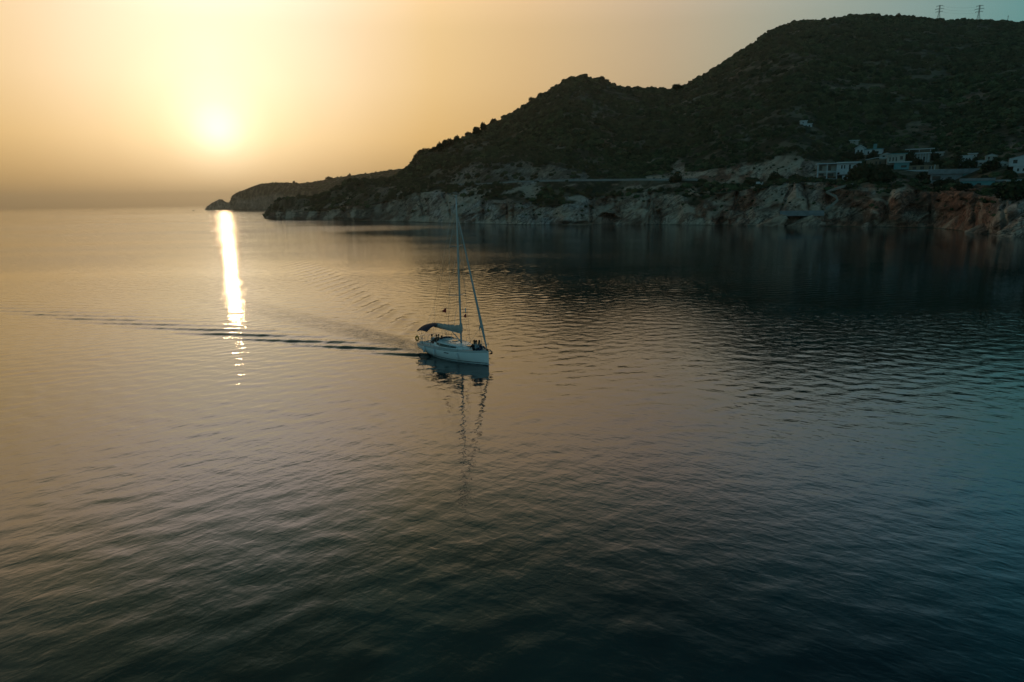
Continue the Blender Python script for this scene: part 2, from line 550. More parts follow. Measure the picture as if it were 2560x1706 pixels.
# ---- land materials
def land_material(name, tone=1.0):
    mt = bpy.data.materials.new(name)
    mt.use_nodes = True
    t = NT(mt.node_tree)
    P = t.node('ShaderNodeNewGeometry').outputs['Position']
    rock = t.node('ShaderNodeAttribute', attribute_name='rock').outputs['Fac']
    red = t.node('ShaderNodeAttribute', attribute_name='red').outputs['Fac']
    cool = t.node('ShaderNodeAttribute', attribute_name='cool').outputs['Fac']
    nA = t.noise(P, 0.35, 6, 0.62, 0.5)
    nB = t.noise(P, 0.07, 4, 0.6, 0.3)
    nC = t.noise(P, 1.5, 5, 0.7)
    grey = t.mix(t.ramp(nA, [(0.35, 0.0), (0.65, 1.0)]), (0.30 * tone, 0.20 * tone, 0.145 * tone), (0.62 * tone, 0.45 * tone, 0.35 * tone))
    och = t.mix(t.ramp(nB, [(0.4, 0.0), (0.6, 1.0)]), (0.42, 0.28, 0.19), (0.60, 0.46, 0.36))
    warmr = t.mix(0.45, grey, och)
    redr = t.mix(t.ramp(nA, [(0.35, 0.0), (0.68, 1.0)]), (0.22, 0.085, 0.052), (0.50, 0.24, 0.155))
    blue = t.mix(t.ramp(nA, [(0.35, 0.0), (0.65, 1.0)]), (0.33, 0.27, 0.25), (0.64, 0.55, 0.52))
    rc = t.mix(red, warmr, redr)
    rc = t.mix(cool, rc, blue)
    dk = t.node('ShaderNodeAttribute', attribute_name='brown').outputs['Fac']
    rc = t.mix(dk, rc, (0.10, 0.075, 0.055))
    rc = t.mix(t.ramp(nC, [(0.32, 0.6), (0.5, 0.0)]), rc, (0.07, 0.06, 0.055))  # hollows of the bump darkened in the colour, as crevice shade
    nD = t.noise(P, 0.16, 5, 0.6, 1.6, rot=(0.0, 0.6, 0.0), stretch=(0.5, 0.5, 1.8))
    rc = t.mix(t.ramp(nD, [(0.44, 0.0), (0.50, 0.8), (0.56, 0.0)]), rc, (0.06, 0.042, 0.035))  # thin dark lines: crevice shade painted into the rock colour
    nE = t.noise(P, 0.05, 4, 0.6, 0.5)
    rc = t.mix(t.ramp(nE, [(0.36, 0.8), (0.50, 0.0)]), rc, (0.15, 0.085, 0.06))
    nF = t.noise(P, 0.045, 3, 0.6, 0.8)
    rc = t.mix(t.ramp(nF, [(0.50, 0.0), (0.62, 0.7)]), rc, (0.62, 0.46, 0.35))
    soil = t.mix(t.ramp(nB, [(0.45, 0.0), (0.62, 1.0)]), (0.040, 0.040, 0.022), (0.17, 0.14, 0.095))
    soil = t.mix(t.ramp(nA, [(0.55, 0.0), (0.75, 0.6)]), soil, (0.16, 0.14, 0.11))
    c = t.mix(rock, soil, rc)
    b = t.node('ShaderNodeBsdfPrincipled')
    t.put(b.inputs['Base Color'], c)
    b.inputs['Roughness'].default_value = 0.95
    b.inputs['Specular IOR Level'].default_value = 0.15
    bp = t.node('ShaderNodeBump'); bp.inputs['Distance'].default_value = 0.9
    t.put(bp.inputs['Height'], nC)
    t.put(b.inputs['Normal'], bp.outputs[0])
    o = t.node('ShaderNodeOutputMaterial'); t.put(o.inputs[0], b.outputs[0])
    return mt


M_land = land_material("hill rock and scrub soil", 1.42)
M_far = land_material("far headland rock", 0.8)

# ---- main hill
a_first = azel(661, 546)[0]
a_last = azel(2640, 600)[0]
azs = np.concatenate([np.arange(a_first, a_last, rad(0.072)), np.linspace(a_last, rad(75), 60)])

shore = ([661, 700, 760, 900, 1060, 1150, 1300, 1450, 1530, 1650, 1750, 1890, 1990, 2150, 2250, 2330, 2430, 2500, 2560, 2700, 3300],
         [545.5, 547, 549, 553, 556, 559, 562, 563, 561, 562, 563, 565, 565, 567, 569, 570, 580, 588, 592, 600, 640])
ridge = ([661, 671, 690, 714, 751, 790, 825, 850, 874, 924, 985, 1005, 1022, 1049, 1061, 1098, 1143, 1190, 1251, 1333, 1382, 1414, 1452, 1501, 1556, 1610, 1676, 1719, 1795, 1850, 1915, 1958, 1991, 2067, 2132, 2187, 2241, 2339, 2448, 2560, 2900, 3300],
         [541, 529, 517, 510, 504, 503, 489, 473, 462, 457, 447, 433, 421, 398, 386, 374, 355, 333, 300, 250, 220, 198, 190, 202, 218, 221, 224, 212, 166, 129, 86, 65, 54, 48, 41, 38, 42, 50, 52, 54, 70, 160])
rx = np.array(ridge[0], float)
ridge_d_px = [661, 750, 925, 1005, 1061, 1250, 1452, 1676, 1850, 2187, 2560, 3300]
ridge_d = [14, 60, 120, 190, 250, 420, 520, 620, 700, 780, 820, 850]
f1 = ([661, 690, 751, 800, 870, 925, 1000, 1060, 1130, 1250, 1300, 1400, 1480, 1560, 1640, 1700, 1750, 1850, 1920, 2000, 2060, 2150, 2250, 2330, 2400, 2480, 2560, 2900],
      [543.5, 532, 527, 523, 515, 507, 492, 482, 490, 497, 500, 503, 505, 500, 497, 480, 486, 478, 466, 460, 462, 472, 476, 477, 483, 495, 505, 520])
f2 = ([661, 690, 751, 800, 870, 925, 1000, 1060, 1130, 1200, 1300, 1400, 1500, 1600, 1740, 1800, 1900, 2000, 2060, 2150, 2250, 2330, 2450, 2560, 2900],
      [542.5, 525, 518, 515, 495, 475, 464, 462, 463, 462, 456, 454, 453, 452, 452, 462, 461, 452, 448, 450, 445, 452, 462, 470, 480])
f3 = ([661, 690, 751, 800, 870, 925, 1000, 1060, 1130, 1180, 1300, 1400, 1480, 1600, 1700, 1760, 1850, 1950, 2000, 2060, 2150, 2300, 2400, 2560, 2900],
      [541.5, 520, 509, 508, 482, 466, 456, 448, 440, 406, 404, 410, 434, 440, 430, 425, 405, 386, 382, 400, 420, 425, 430, 440, 450])
azr = lambda pxs: np.array([azel(x, 500)[0] for x in pxs])
tipf = lambda A_: sstep(azel(661, 500)[0], azel(900, 500)[0], A_)
lines = [
    (f1, lambda A_, r: r[1] + 2.5 + 17 * tipf(A_) + 3 * np.sin(A_ * 60)),
    (f2, lambda A_, r: r[2] + 3 + 26 * tipf(A_)),
    (f2, lambda A_, r: r[3] + 1 + 8.0 * tipf(A_)),
    (f3, lambda A_, r: r[4] + 1.5 + 20 * tipf(A_)),
    (ridge, lambda A_, r: r[1] + np.interp(A_, azr(ridge_d_px), ridge_d)),
]
main = Land(azs, shore, lines, 260.0, 0.42)


def main_disp(R, Zt, K_, A_):
    T = A_ * 420.0                       # metres along the coast
    deg = lambda px: azel(px, 500)[0]
    inb = lambda a, b, w_=0.012: sstep(deg(a) - w_, deg(a) + w_, A_) * (1 - sstep(deg(b) - w_, deg(b) + w_, A_))
    n_edge = fbm(T / 9, K_ * 7, 2.2, 4)
    # which ground is bare rock
    ragg = 0.9 + 0.8 * inb(1480, 2480)
    cliff = sstep(1.0, 1.02, K_) * (1 - sstep(1.80, 2.06, K_ + (n_edge - .60) * ragg + (fbm(T / 28, 3.0, 1.0, 3) - .55) * 0.8))
    left_bare = inb(600, 925)
    cut = sstep(4.0, 4.12, K_) * (1 - sstep(4.75, 5.03, K_ + (n_edge - .5) * 0.9))
    cut = cut * np.clip(inb(1120, 1500) * 0.6 + inb(1600, 2070) * 0.9 + inb(925, 1120) * .25, 0, 1)
    patchy = sstep(0.64, 0.74, fbm(T / 26, R / 40, 5.1, 4)) * sstep(5.0, 5.02, K_) * 0.42
    lower = sstep(2, 2.1, K_) * (1 - sstep(3, 3.1, K_)) * sstep(0.52, 0.62, fbm(T / 12, R / 9, 8.1, 3))
    rock = np.clip(cliff + cut + patchy + lower * .8, 0, 1)
    red = np.clip(inb(1740, 1905) * sstep(0.40, 0.55, fbm(T / 9, K_ * 3, 1.1, 3)) + inb(2040, 2500) * sstep(0.32, 0.48, fbm(T / 14, K_ * 3, 6.1, 3))
                  + inb(1480, 1560) * .6 + cut * inb(1900, 2030, .006) * sstep(.4, .6, fbm(T / 6, K_ * 5, 3.1, 3)) * .8, 0, 1) * (1 - inb(1560, 1700) * .7)
    cool = inb(600, 1060) * .0 + inb(1080, 1480) * 0.7 * sstep(.3, .6, fbm(T / 16, K_ * 2, 4.1, 3)) + inb(1950, 2050, .008) * .3 + inb(2490, 2800) * .5
    # cliff relief: diagonal beds rising to the right, blocks, gullies
    q = Zt * 0.85 - T * 0.48
    beds = fbm(q / 2.6, (T + Zt) / 22, 0.5, 4, 0.55)
    block = np.abs(fbm(T / 5.5, Zt / 4.0, R / 6, 4, 0.55) - .5) * 2
    gul = fbm(T / 19, Zt / 40, 9.9, 3)
    ring = cliff * sstep(1.0, 1.25, K_)
    d = ring * ((beds - .5) * 7.5 - block * 4.0 + (gul - .45) * 13.0)
    cle = np.clip(1 - np.abs(fbm(T / 15, Zt / 45, 21.0, 3) - .5) / .055, 0, 1)
    cle2 = np.clip(1 - np.abs(fbm(T / 34, Zt / 90, 31.0, 3) - .5) / .05, 0, 1)
    d = d - ring * (cle * 5.0 + cle2 * 8.0) + ring * np.clip(fbm(T / 24, Zt / 12, 41.0, 3) - .5, 0, 1) * 22.0
    shorewob = sstep(0.8, 1.0, K_) * (1 - sstep(1.3, 2.0, K_)) * (fbm(T / 8, 1.5, 3.3, 3) - .5) * 7
    d = d + shorewob
    Zt = Zt + ring * (fbm(T / 4, R / 2, 1.2, 3) - .5) * 1.8 * (1 - sstep(1.9, 2.2, K_))
    # caves at the water line
    for (p0, p1, zt, dp) in ((1484, 1560, 7.5, 13.0), (1640, 1657, 8.5, 6.0), (1790, 1830, 5.0, 8.0)):
        a0, a1 = deg(p0), deg(p1)
        mid, hw = (a0 + a1) / 2, (a1 - a0) / 2
        prof = np.clip(1 - ((A_ - mid) / hw) ** 2, 0, 1) ** .5
        hol = sstep(0, 1.6, zt * prof * (.55 + .9 * fbm(T / 5, Zt / 4, 6.6, 3)) - Zt) * ((K_ < 2.0) & (K_ > 0.9))
        d = d - dp * prof * hol
    R = R - d
    # cut face relief
    cr = cut * ((fbm(T / 5, Zt / 5, 7.7, 4) - .5) * 5 + (fbm((Zt * .8 - T * .5) / 3.5, T / 30, 2.2, 3) - .5) * 3)
    R = R - cr
    # slopes: gullies and ribs above the cut, fading to the ridge line
    up = sstep(5.0, 5.15, K_) * (1 - sstep(5.8, 6.0, K_))
    Zt = Zt + up * ((fbm(T / 70, R / 260, 4.0, 4) - .5) * 26 + (fbm(T / 17, R / 40, 8.0, 4) - .5) * 6)
    rid = sstep(5.8, 6.0, K_)
    Zt = Zt + rid * (fbm(T / 8, 0.2, 8.0, 3) - .5) * 2.0
    low = sstep(2.05, 2.3, K_) * (1 - sstep(2.8, 2.95, K_))
    Zt = Zt + low * (fbm(T / 9, R / 7, 3.0, 4) - .5) * 4.0
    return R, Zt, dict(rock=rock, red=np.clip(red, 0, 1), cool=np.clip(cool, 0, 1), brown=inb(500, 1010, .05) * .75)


hill = main.build('hillside', [3, 44, 18, 5, 26, 110, 8], main_disp, M_land)

# ---- far headland and islet
azf = np.arange(azel(573, 500)[0], azel(1230, 400)[0], rad(0.085))
farr = Land(azf, ([560, 575, 700, 900, 1240], [525.6, 525.4, 524.8, 524.2, 523.0]),
            [(([573, 579, 588, 628, 652, 700, 1240], [512, 497, 490, 482, 478, 480, 480]), lambda A_, r: r[1] + 26),
             (([573, 575, 579, 588, 628, 652, 689, 714, 751, 776, 825, 874, 948, 985, 1010, 1150, 1240],
               [509, 507, 492, 484, 468, 460, 457, 457, 459, 457, 447, 440, 430, 425, 422, 405, 395]),
              lambda A_, r: r[1] + 30 + 330 * sstep(azf[0], azf[-1], A_))], 300, 0.4)


def far_disp(R, Zt, K_, A_):
    T = A_ * 2000.0
    cliff = sstep(1.0, 1.1, K_) * (1 - sstep(1.5, 2.1, K_ + fbm(T / 40, K_ * 3, 1, 3) - .5))
    R = R - cliff * (fbm(T / 22, Zt / 22, 1.1, 4) - .5) * 30
    Zt = Zt + sstep(1.8, 2.2, K_) * (fbm(T / 40, R / 60, 2.0, 4) - .5) * 6 * (1 - .7 * sstep(2.8, 3, K_))
    return R, Zt, dict(rock=cliff * .6, red=cliff * 0, cool=cliff * .2)


farland = farr.build('headland', [2, 26, 50, 4], far_disp, M_far)
# close its seaward end
azi = np.arange(azel(512.5, 520)[0], azel(583, 520)[0], rad(0.05))
isl = Land(azi, ([505, 600], [525.4, 525.4]),
           [(([512, 516, 529, 547, 556, 569, 575, 584], [524, 518, 508, 499, 500, 507, 510, 524.5]), lambda A_, r: r[1] + 22)], 45, 0.0)


def isl_disp(R, Zt, K_, A_):
    T = A_ * 2000.0
    e = np.clip((A_ - azi[0]) / rad(.15), 0, 1) * np.clip((azi[-1] - A_) / rad(.15), 0, 1)
    R = R - (fbm(T / 7, Zt / 7, 1.1, 4) - .5) * 10 * e
    Zt = Zt + sstep(1.2, 2, K_) * (fbm(T / 6, R / 6, 2.0, 4) - .5) * 5 * e
    Zt = np.where(K_ > 2.9, -2, Zt)
    return R, Zt, dict(rock=sstep(1, 1.01, K_) * .8, red=R * 0, cool=R * 0)


islet = isl.build('islet', [2, 16, 14], isl_disp, M_far)


def skerry(name, px0, px1, py, hgt):
    A = ground(px0, py); B = ground(px1, py)
    n = 26; rings = []
    L_ = np.linalg.norm(B - A)
    for i in range(n + 1):
        f = i / n
        c = A * (1 - f) + B * f
        w_ = math.sin(math.pi * min(max(f, .02), .98)) ** .6
        hh = hgt * w_ * (0.5 + vnoise(f * 9, 1.0)) + .1
        wd = 9 * w_ * (0.6 + .7 * float(vnoise(f * 7, 4.0)))
        rings.append([(c[0], c[1] - wd, -0.6), (c[0], c[1] - wd * .6, hh * .7), (c[0], c[1], hh), (c[0], c[1] + wd * .6, hh * .6), (c[0], c[1] + wd, -0.6)])
    o = MB().loft(rings, smooth=False).build(name, M_skerry)
    return o


M_skerry = mat_simple("wet dark rock", (0.05, 0.045, 0.04), 0.5, var=.4, scale=.5)
tag(skerry('skerry', 520, 592, 526.2, 1.2), 'low flat rock shelf awash at the foot of the small islet', 'rock')

# ------------------------------------------------------------------ vegetation


def foliage_mat(name, dark, light):
    mt = bpy.data.materials.new(name)
    mt.use_nodes = True
    t = NT(mt.node_tree)
    oi = t.node('ShaderNodeObjectInfo').outputs['Random']
    g = t.node('ShaderNodeTexCoord').outputs['Object']
    nz = t.noise(g, 3.0, 4, 0.7)
    P = t.node('ShaderNodeNewGeometry').outputs['Position']
    zone = t.noise(P, 0.012, 3, 0.6)
    c = t.mix(oi, dark, light)
    c = t.mix(t.ramp(nz, [(0.35, 0.0), (0.7, 0.7)]), c, [x * 0.45 for x in dark])
    c = t.mix(t.ramp(zone, [(0.4, 0.0), (0.62, 0.38)]), c, (0.080, 0.060, 0.034))
    b = t.node('ShaderNodeBsdfPrincipled')
    t.put(b.inputs['Base Color'], c)
    b.inputs['Roughness'].default_value = 0.9
    b.inputs['Specular IOR Level'].default_value = 0.1
    o = t.node('ShaderNodeOutputMaterial'); t.put(o.inputs[0], b.outputs[0])
    return mt


M_leaf = foliage_mat("maquis leaves", (0.016, 0.030, 0.012), (0.115, 0.145, 0.066))
M_leaf2 = foliage_mat("pine needles", (0.014, 0.028, 0.012), (0.045, 0.066, 0.028))
M_bark = mat_simple("bark", (0.07, 0.05, 0.035), 0.95, var=.3, scale=4)


def leaf_ball(seed, nclump, nleaf, squash=0.75, leaf=0.16):
    """a shrub or crown of radius about 1: leaf-sized faces spread through overlapping clumps"""
    rg = random.Random(seed)
    mb = MB()
    cl = []
    for i in range(nclump):
        an = rg.random() * 6.283; rr = 0.72 * rg.random() ** .5
        zz = rg.uniform(0.05, 1.0) * squash * (1 - .5 * rr)
        cl.append((rr * math.cos(an), rr * math.sin(an), zz, rg.uniform(.26, .44)))
    for c in cl:
        for k in range(nleaf):
            v = Vector((rg.gauss(0, 1), rg.gauss(0, 1), rg.gauss(0, 1))).normalized()
            p = Vector(c[:3]) + v * c[3] * rg.uniform(.65, 1.32)
            nrm = (v + Vector((rg.gauss(0, .5), rg.gauss(0, .5), rg.gauss(0, .5)))).normalized()
            u = nrm.orthogonal().normalized(); w2 = nrm.cross(u)
            an = rg.random() * 6.28; u, w2 = u * math.cos(an) + w2 * math.sin(an), w2 * math.cos(an) - u * math.sin(an)
            L = leaf * rg.uniform(.7, 1.4)
            mb.add([p - u * L, p + w2 * L * .55, p + u * L, p - w2 * L * .55], [[0, 1, 2, 3]])
    return mb


def bush_mesh(seed):
    """lumpy closed shrub of radius about 1, with knobbly outline"""
    rg = np.random.default_rng(seed)
    import bmesh
    bm = bmesh.new()
    bmesh.ops.create_icosphere(bm, subdivisions=3, radius=1.0)
    V = np.array([v.co[:] for v in bm.verts])
    n = fbm(V[:, 0] * 1.6 + seed * 3, V[:, 1] * 1.6, V[:, 2] * 1.6 + 5, 3, .6)
    n2 = vnoise(V[:, 0] * 5 + seed, V[:, 1] * 5, V[:, 2] * 5)
    r = 0.62 + 0.75 * (n - .3) + 0.35 * (n2 - .5)
    V = V * r[:, None]
    V[:, 2] = np.where(V[:, 2] > 0, V[:, 2] * 0.9, V[:, 2] * 0.45)
    for v, c in zip(bm.verts, V):
        v.co = c
    me = bpy.data.meshes.new('shrub_shape')
    bm.to_mesh(me); bm.free()
    return me


def scatter(name, pts, scl, src_mesh, mat, label=None, cat='shrubs'):
    """one object that scatters a shrub over many points"""
    src_mesh.materials.clear(); src_mesh.materials.append(mat)
    src = bpy.data.objects.new('shrub_source', src_mesh)
    me = bpy.data.meshes.new(name)
    me.from_pydata(pts.tolist(), [], [])
    a = me.attributes.new('scl', 'FLOAT_VECTOR', 'POINT')
    a.data.foreach_set('vector', scl.astype(np.float32).ravel())
    a = me.attributes.new('rot', 'FLOAT_VECTOR', 'POINT')
    rot = np.zeros((len(pts), 3), np.float32); rot[:, 2] = rng.random(len(pts)) * 6.283
    rot[:, 0] = rng.normal(0, .15, len(pts))
    a.data.foreach_set('vector', rot.ravel())
    o = bpy.data.objects.new(name, me)
    COL.objects.link(o)
    ng = bpy.data.node_groups.new(name + '_nodes', 'GeometryNodeTree')
    ng.interface.new_socket('Geometry', in_out='INPUT', socket_type='NodeSocketGeometry')
    ng.interface.new_socket('Geometry', in_out='OUTPUT', socket_type='NodeSocketGeometry')
    N = ng.nodes; L = ng.links
    gi = N.new('NodeGroupInput'); go = N.new('NodeGroupOutput')
    oi = N.new('GeometryNodeObjectInfo'); oi.inputs['Object'].default_value = src
    oi.inputs['As Instance'].default_value = True
    ip = N.new('GeometryNodeInstanceOnPoints')
    na = N.new('GeometryNodeInputNamedAttribute'); na.data_type = 'FLOAT_VECTOR'; na.inputs[0].default_value = 'scl'
    nr = N.new('GeometryNodeInputNamedAttribute'); nr.data_type = 'FLOAT_VECTOR'; nr.inputs[0].default_value = 'rot'
    L.new(gi.outputs[0], ip.inputs['Points'])
    L.new(oi.outputs['Geometry'], ip.inputs['Instance'])
    L.new(na.outputs[0], ip.inputs['Scale'])
    L.new(nr.outputs[0], ip.inputs['Rotation'])
    L.new(ip.outputs[0], go.inputs[0])
    md = o.modifiers.new('scatter', 'NODES'); md.node_group = ng
    tag(o, label, cat, kind='stuff')
    return o


def land_points(L, density, mask, jitter=True):
    """random points on a built Land, density per square metre times mask (arrays per vertex)"""
    R, Z, A = L.R, L.Z, L.A
    dr = np.diff(R, axis=0)[:, :-1]; da = np.diff(A, axis=1)[:-1, :]
    area = np.abs(dr * da * R[:-1, :-1])
    area = np.minimum(area, 400)
    lam = area * density * mask[:-1, :-1]
    n = rng.poisson(lam)
    j, i = np.nonzero(n)
    rep = n[j, i]
    j = np.repeat(j, rep); i = np.repeat(i, rep)
    f = rng.random(len(j)); g = rng.random(len(j))
    bil = lambda Q: (Q[j, i] * (1 - f) * (1 - g) + Q[j + 1, i] * f * (1 - g) + Q[j, i + 1] * (1 - f) * g + Q[j + 1, i + 1] * f * g)
    r, z, a, k = bil(R), bil(Z), bil(A), bil(L.K)
    return np.stack([r * np.sin(a), r * np.cos(a), z], 1), k, a


# house sites are cleared of scrub (filled in below, used by the scatter)
S = main.surf
CLEAR = []      # x, y, radius


def site(px, py, rad_=9, front=14):
    p = S(px, py)
    d = np.array([p[0], p[1]]) / math.hypot(p[0], p[1])
    CLEAR.append((p[0], p[1], rad_))
    if front: CLEAR.append((p[0] - d[0] * front * .6, p[1] - d[1] * front * .6, rad_ * .9))
    return p


HOUSES = {}


def reg(key, px, py, rad_=9, front=14):
    HOUSES[key] = site(px, py, rad_, front)


reg('villa_a', 2075, 446, 9, 12); reg('villa_b', 2125, 448, 10, 12)
reg('gable', 2160, 385, 8, 12); reg('shed_top', 2140, 357, 4, 6)
reg('slanted', 2188, 412, 7, 8); reg('teal', 2248, 424, 8, 12)
reg('canopy_top', 2300, 378, 7, 6); reg('columns', 2305, 403, 6, 8)
reg('terrace', 2316, 432, 11, 10); reg('bunker', 2382, 454, 12, 12); reg('annex', 2450, 464, 9, 10)
reg('small1', 2412, 408, 6, 6); reg('small2', 2452, 413, 7, 7); reg('small3', 2505, 416, 6, 7)
reg('arch', 2548, 436, 9, 14); reg('low1', 2495, 456, 6, 6); reg('low2', 2535, 457, 6, 6)
reg('lone', 2018, 320, 7, 8)
for _x, _y in ((2346, 392), (2478, 400), (2536, 408), (2432, 394), (2216, 396)): reg('v%d' % _x, _x, _y, 6, 7)
reg('van', 1897, 466, 5, 8)
CL = np.array(CLEAR)


def cleared(p):
    keep = np.ones(len(p), bool)
    for x, y, r in CL:
        keep &= (p[:, 0] - x) ** 2 + (p[:, 1] - y) ** 2 > r * r
    return keep


rockm = main.attrs['rock']
K_ = main.K
veg = (1 - sstep(.25, .8, rockm))
veg = veg * np.where((K_ > 3.0) & (K_ < 4.05), 0.0, 1.0) * (K_ > 1.75)
thin = sstep(0.36, 0.50, fbm(main.A * 420 / 22, main.R / 30, 12.0, 4))
veg = veg * (0.2 + 0.8 * thin)
roadv = (K_ > 2.55) & (K_ < 4.1) & (main.A > azel(1290, 500)[0]) & (main.A < azel(1745, 500)[0])
veg = np.where(roadv, veg * .08, veg)
bushes = [bush_mesh(s) for s in (1, 2, 3)]
inview = (main.A < rad(43))
zone1 = ((K_ < 5.15) & inview).astype(float)
p1, k1, a1 = land_points(main, 0.17, veg * zone1)
zone2 = ((K_ >= 5.15) & (K_ <= 6.12)).astype(float) * np.where(inview, 1, .12)
p2, k2, a2 = land_points(main, 0.075, veg * zone2)
sparse = sstep(.5, .8, rockm) * (1 - sstep(4.9, 5.3, K_)) * (K_ > 1.35) * inview
p3, k3, a3 = land_points(main, 0.03, sparse)
print('scatter', len(p1), len(p2), len(p3))


def sizes(n, lo, hi, zf=(.7, 1.15)):
    s = lo + (hi - lo) * rng.random(n) ** 2.0
    return np.stack([s * rng.uniform(.85, 1.15, n), s * rng.uniform(.85, 1.15, n), s * rng.uniform(zf[0], zf[1], n)], 1)


labels = ['dark dense scrub of rounded shrubs covering the hill slopes', 'olive green scrub scattered between the dark bushes on the hill',
          'low coastal shrubs along the road bench above the cliffs']
allp = np.concatenate([p2, p1, p3]); alls = np.concatenate([sizes(len(p2), 1.6, 4.8), sizes(len(p1), 1.1, 3.0), sizes(len(p3), .5, 1.4)])
kp = cleared(allp)
allp, alls = allp[kp], alls[kp]
grp = rng.integers(0, 3, len(allp))
for g in range(3):
    mk_ = grp == g
    scatter('scrub', allp[mk_], alls[mk_], bushes[g], M_leaf if g != 1 else M_leaf2, labels[g])

vf = (farr.K > 1.6) * (1 - .6 * farr.attrs['rock'])
pf, kf, af = land_points(farr, 0.017, vf)
scatter('far_scrub', pf, sizes(len(pf), 2.0, 5.0, (.7, 1.1)), bush_mesh(5), M_leaf, 'scrub and low trees covering the hazy far headland')
pi_, ki, ai = land_points(isl, 0.03, (isl.K > 1.7) * (isl.K < 2.3) * 1.0)
scatter('islet_scrub', pi_, sizes(len(pi_), 1.0, 2.6), bush_mesh(6), M_leaf, 'thin scrub on top of the little islet')


def tree(px, py_base, hpx, label, kind='round', land=main, group='trees standing on the skyline of the hill', seed=0, width=None):
    """py_base: where its foot meets the ground; hpx: its height in photo pixels"""
    p = land.surf(px, py_base)
    dist = math.hypot(p[0], p[1])
    H = hpx / FPX * dist * 1.02
    W = (width or hpx * .8) / FPX * dist / 2
    name = 'pine_tree' if kind == 'pine' else 'tree'
    root = empty(name, (p[0], p[1], p[2] - .6))
    tag(root, label, 'tree', group)
    H += .6
    mb = MB()
    rg = random.Random(seed)
    lean = rg.uniform(-.06, .06) * H
    top = (lean, 0, H * .8)
    mb.tube([(0, 0, -1.5), (lean * .4, 0, H * .4), top], [H * .035, H * .026, H * .008], 7)
    for k in range(6):
        an = rg.random() * 6.28; z0 = H * rg.uniform(.3, .6)
        mb.tube([(lean * z0 / H, 0, z0), (math.cos(an) * W * .6, math.sin(an) * W * .6, z0 + H * .18)], [H * .013, H * .005], 5)
    mb.build('trunk', M_bark, root)
    if kind == 'pine':
        cr = MB()
        for lv in range(7):
            f = lv / 6
            zz = H * (.22 + .72 * f); rr = W * (1.05 - .85 * f)
            for c in range(5 if lv < 5 else 2):
                an = rg.random() * 6.28
                c0 = Vector((math.cos(an) * rr * .5 + lean * f, math.sin(an) * rr * .5, zz))
                for q in range(34):
                    v = Vector((rg.gauss(0, 1), rg.gauss(0, 1), rg.gauss(0, .6)))
                    pnt = c0 + v * rr * .30
                    u = Vector((rg.gauss(0, 1), rg.gauss(0, 1), rg.gauss(0, 1))).normalized(); w2 = u.orthogonal().normalized()
                    L = H * .045 * rg.uniform(.6, 1.4)
                    cr.add([pnt - u * L, pnt + w2 * L * .5, pnt + u * L, pnt - w2 * L * .5], [[0, 1, 2, 3]])
    else:
        src = leaf_ball(seed, 20, 62, 1.0, .15)
        cr = MB()
        tp = .3 if kind == 'tall' else .12
        cr.add([(x * W * 1.2 * (1.1 - tp * 1.5 * max(0, z)) + lean, y * W * 1.2 * (1.1 - tp * 1.5 * max(0, z)), H * .16 + z * H * .68) for x, y, z in src.v], src.f)
    cr.build('crown', M_leaf2, root)
    return root


TREES = [
    (1049, 400, 18, 'round tree lowest on the skyline where the hill drops to the sea', 'round', 18),
    (1063, 388, 18, 'broadest rounded tree on the lower skyline of the hill', 'round', 24),
    (1084, 378, 12, 'small rounded tree right of the broadest skyline tree', 'round', 12),
    (1100, 373, 20, 'spiky tree on the skyline above the broadest rounded tree', 'pine', 12),
    (1113, 366, 20, 'tallest of the clustered trees on the lower skyline', 'pine', 15),
    (1122, 361, 16, 'bushy tree touching the tallest of the lower skyline cluster', 'round', 14),
    (1142, 354, 19, 'upright tree on the skyline just above the lower cluster', 'pine', 14),
    (1174, 341, 11, 'low flat tree halfway up the hill skyline', 'round', 13),
    (1193, 331, 15, 'bushy tree leaning out halfway up the skyline', 'round', 14),
    (1209, 322, 20, 'narrow pointed pine high on the skyline slope', 'pine', 11),
    (1234, 310, 18, 'topmost pointed pine on the skyline slope', 'pine', 11),
    (1330, 252, 9, 'small tree near the top of the skyline slope', 'round', 9),
    (1502, 203, 12, 'dark tree just right of the rounded hilltop', 'round', 12),
    (1515, 207, 9, 'smaller tree beside the dark tree right of the rounded hilltop', 'round', 11),
    (1692, 219, 9, 'tree in the saddle between the two hills', 'round', 14),
    (2246, 46, 10, 'flat topped tree standing above the ridge of the large hill', 'flat', 9),
]
for i, (px, py, h, lb, kd, wd) in enumerate(TREES):
    tree(px, py, h * (.78 if kd == 'pine' else .95), lb, 'tall' if kd == 'pine' else 'round', seed=40 + i, width=wd * 1.3)
for i, (px, py, h, lb, wd) in enumerate([
        (875, 441, 6, 'tiny tree alone on the ridge of the far headland', 5),
        (823, 449, 7, 'rounded clump of trees on the ridge of the far headland', 13),
        (735, 459, 6, 'small spiky tree on the flat top of the far headland', 5)]):
    tree(px, py, h, lb, 'round', farr, 'trees on the far headland', 80 + i, wd)
for i, (px, py, h, lb, wd) in enumerate([
        (755, 505, 14, 'small tree standing on the low rocky point', 10),
        (771, 505, 12, 'second small tree on the low rocky point, nearer the hill', 8)]):
    tree(px, py, h, lb, 'round', main, 'small trees on the rocky point', 90 + i, wd)

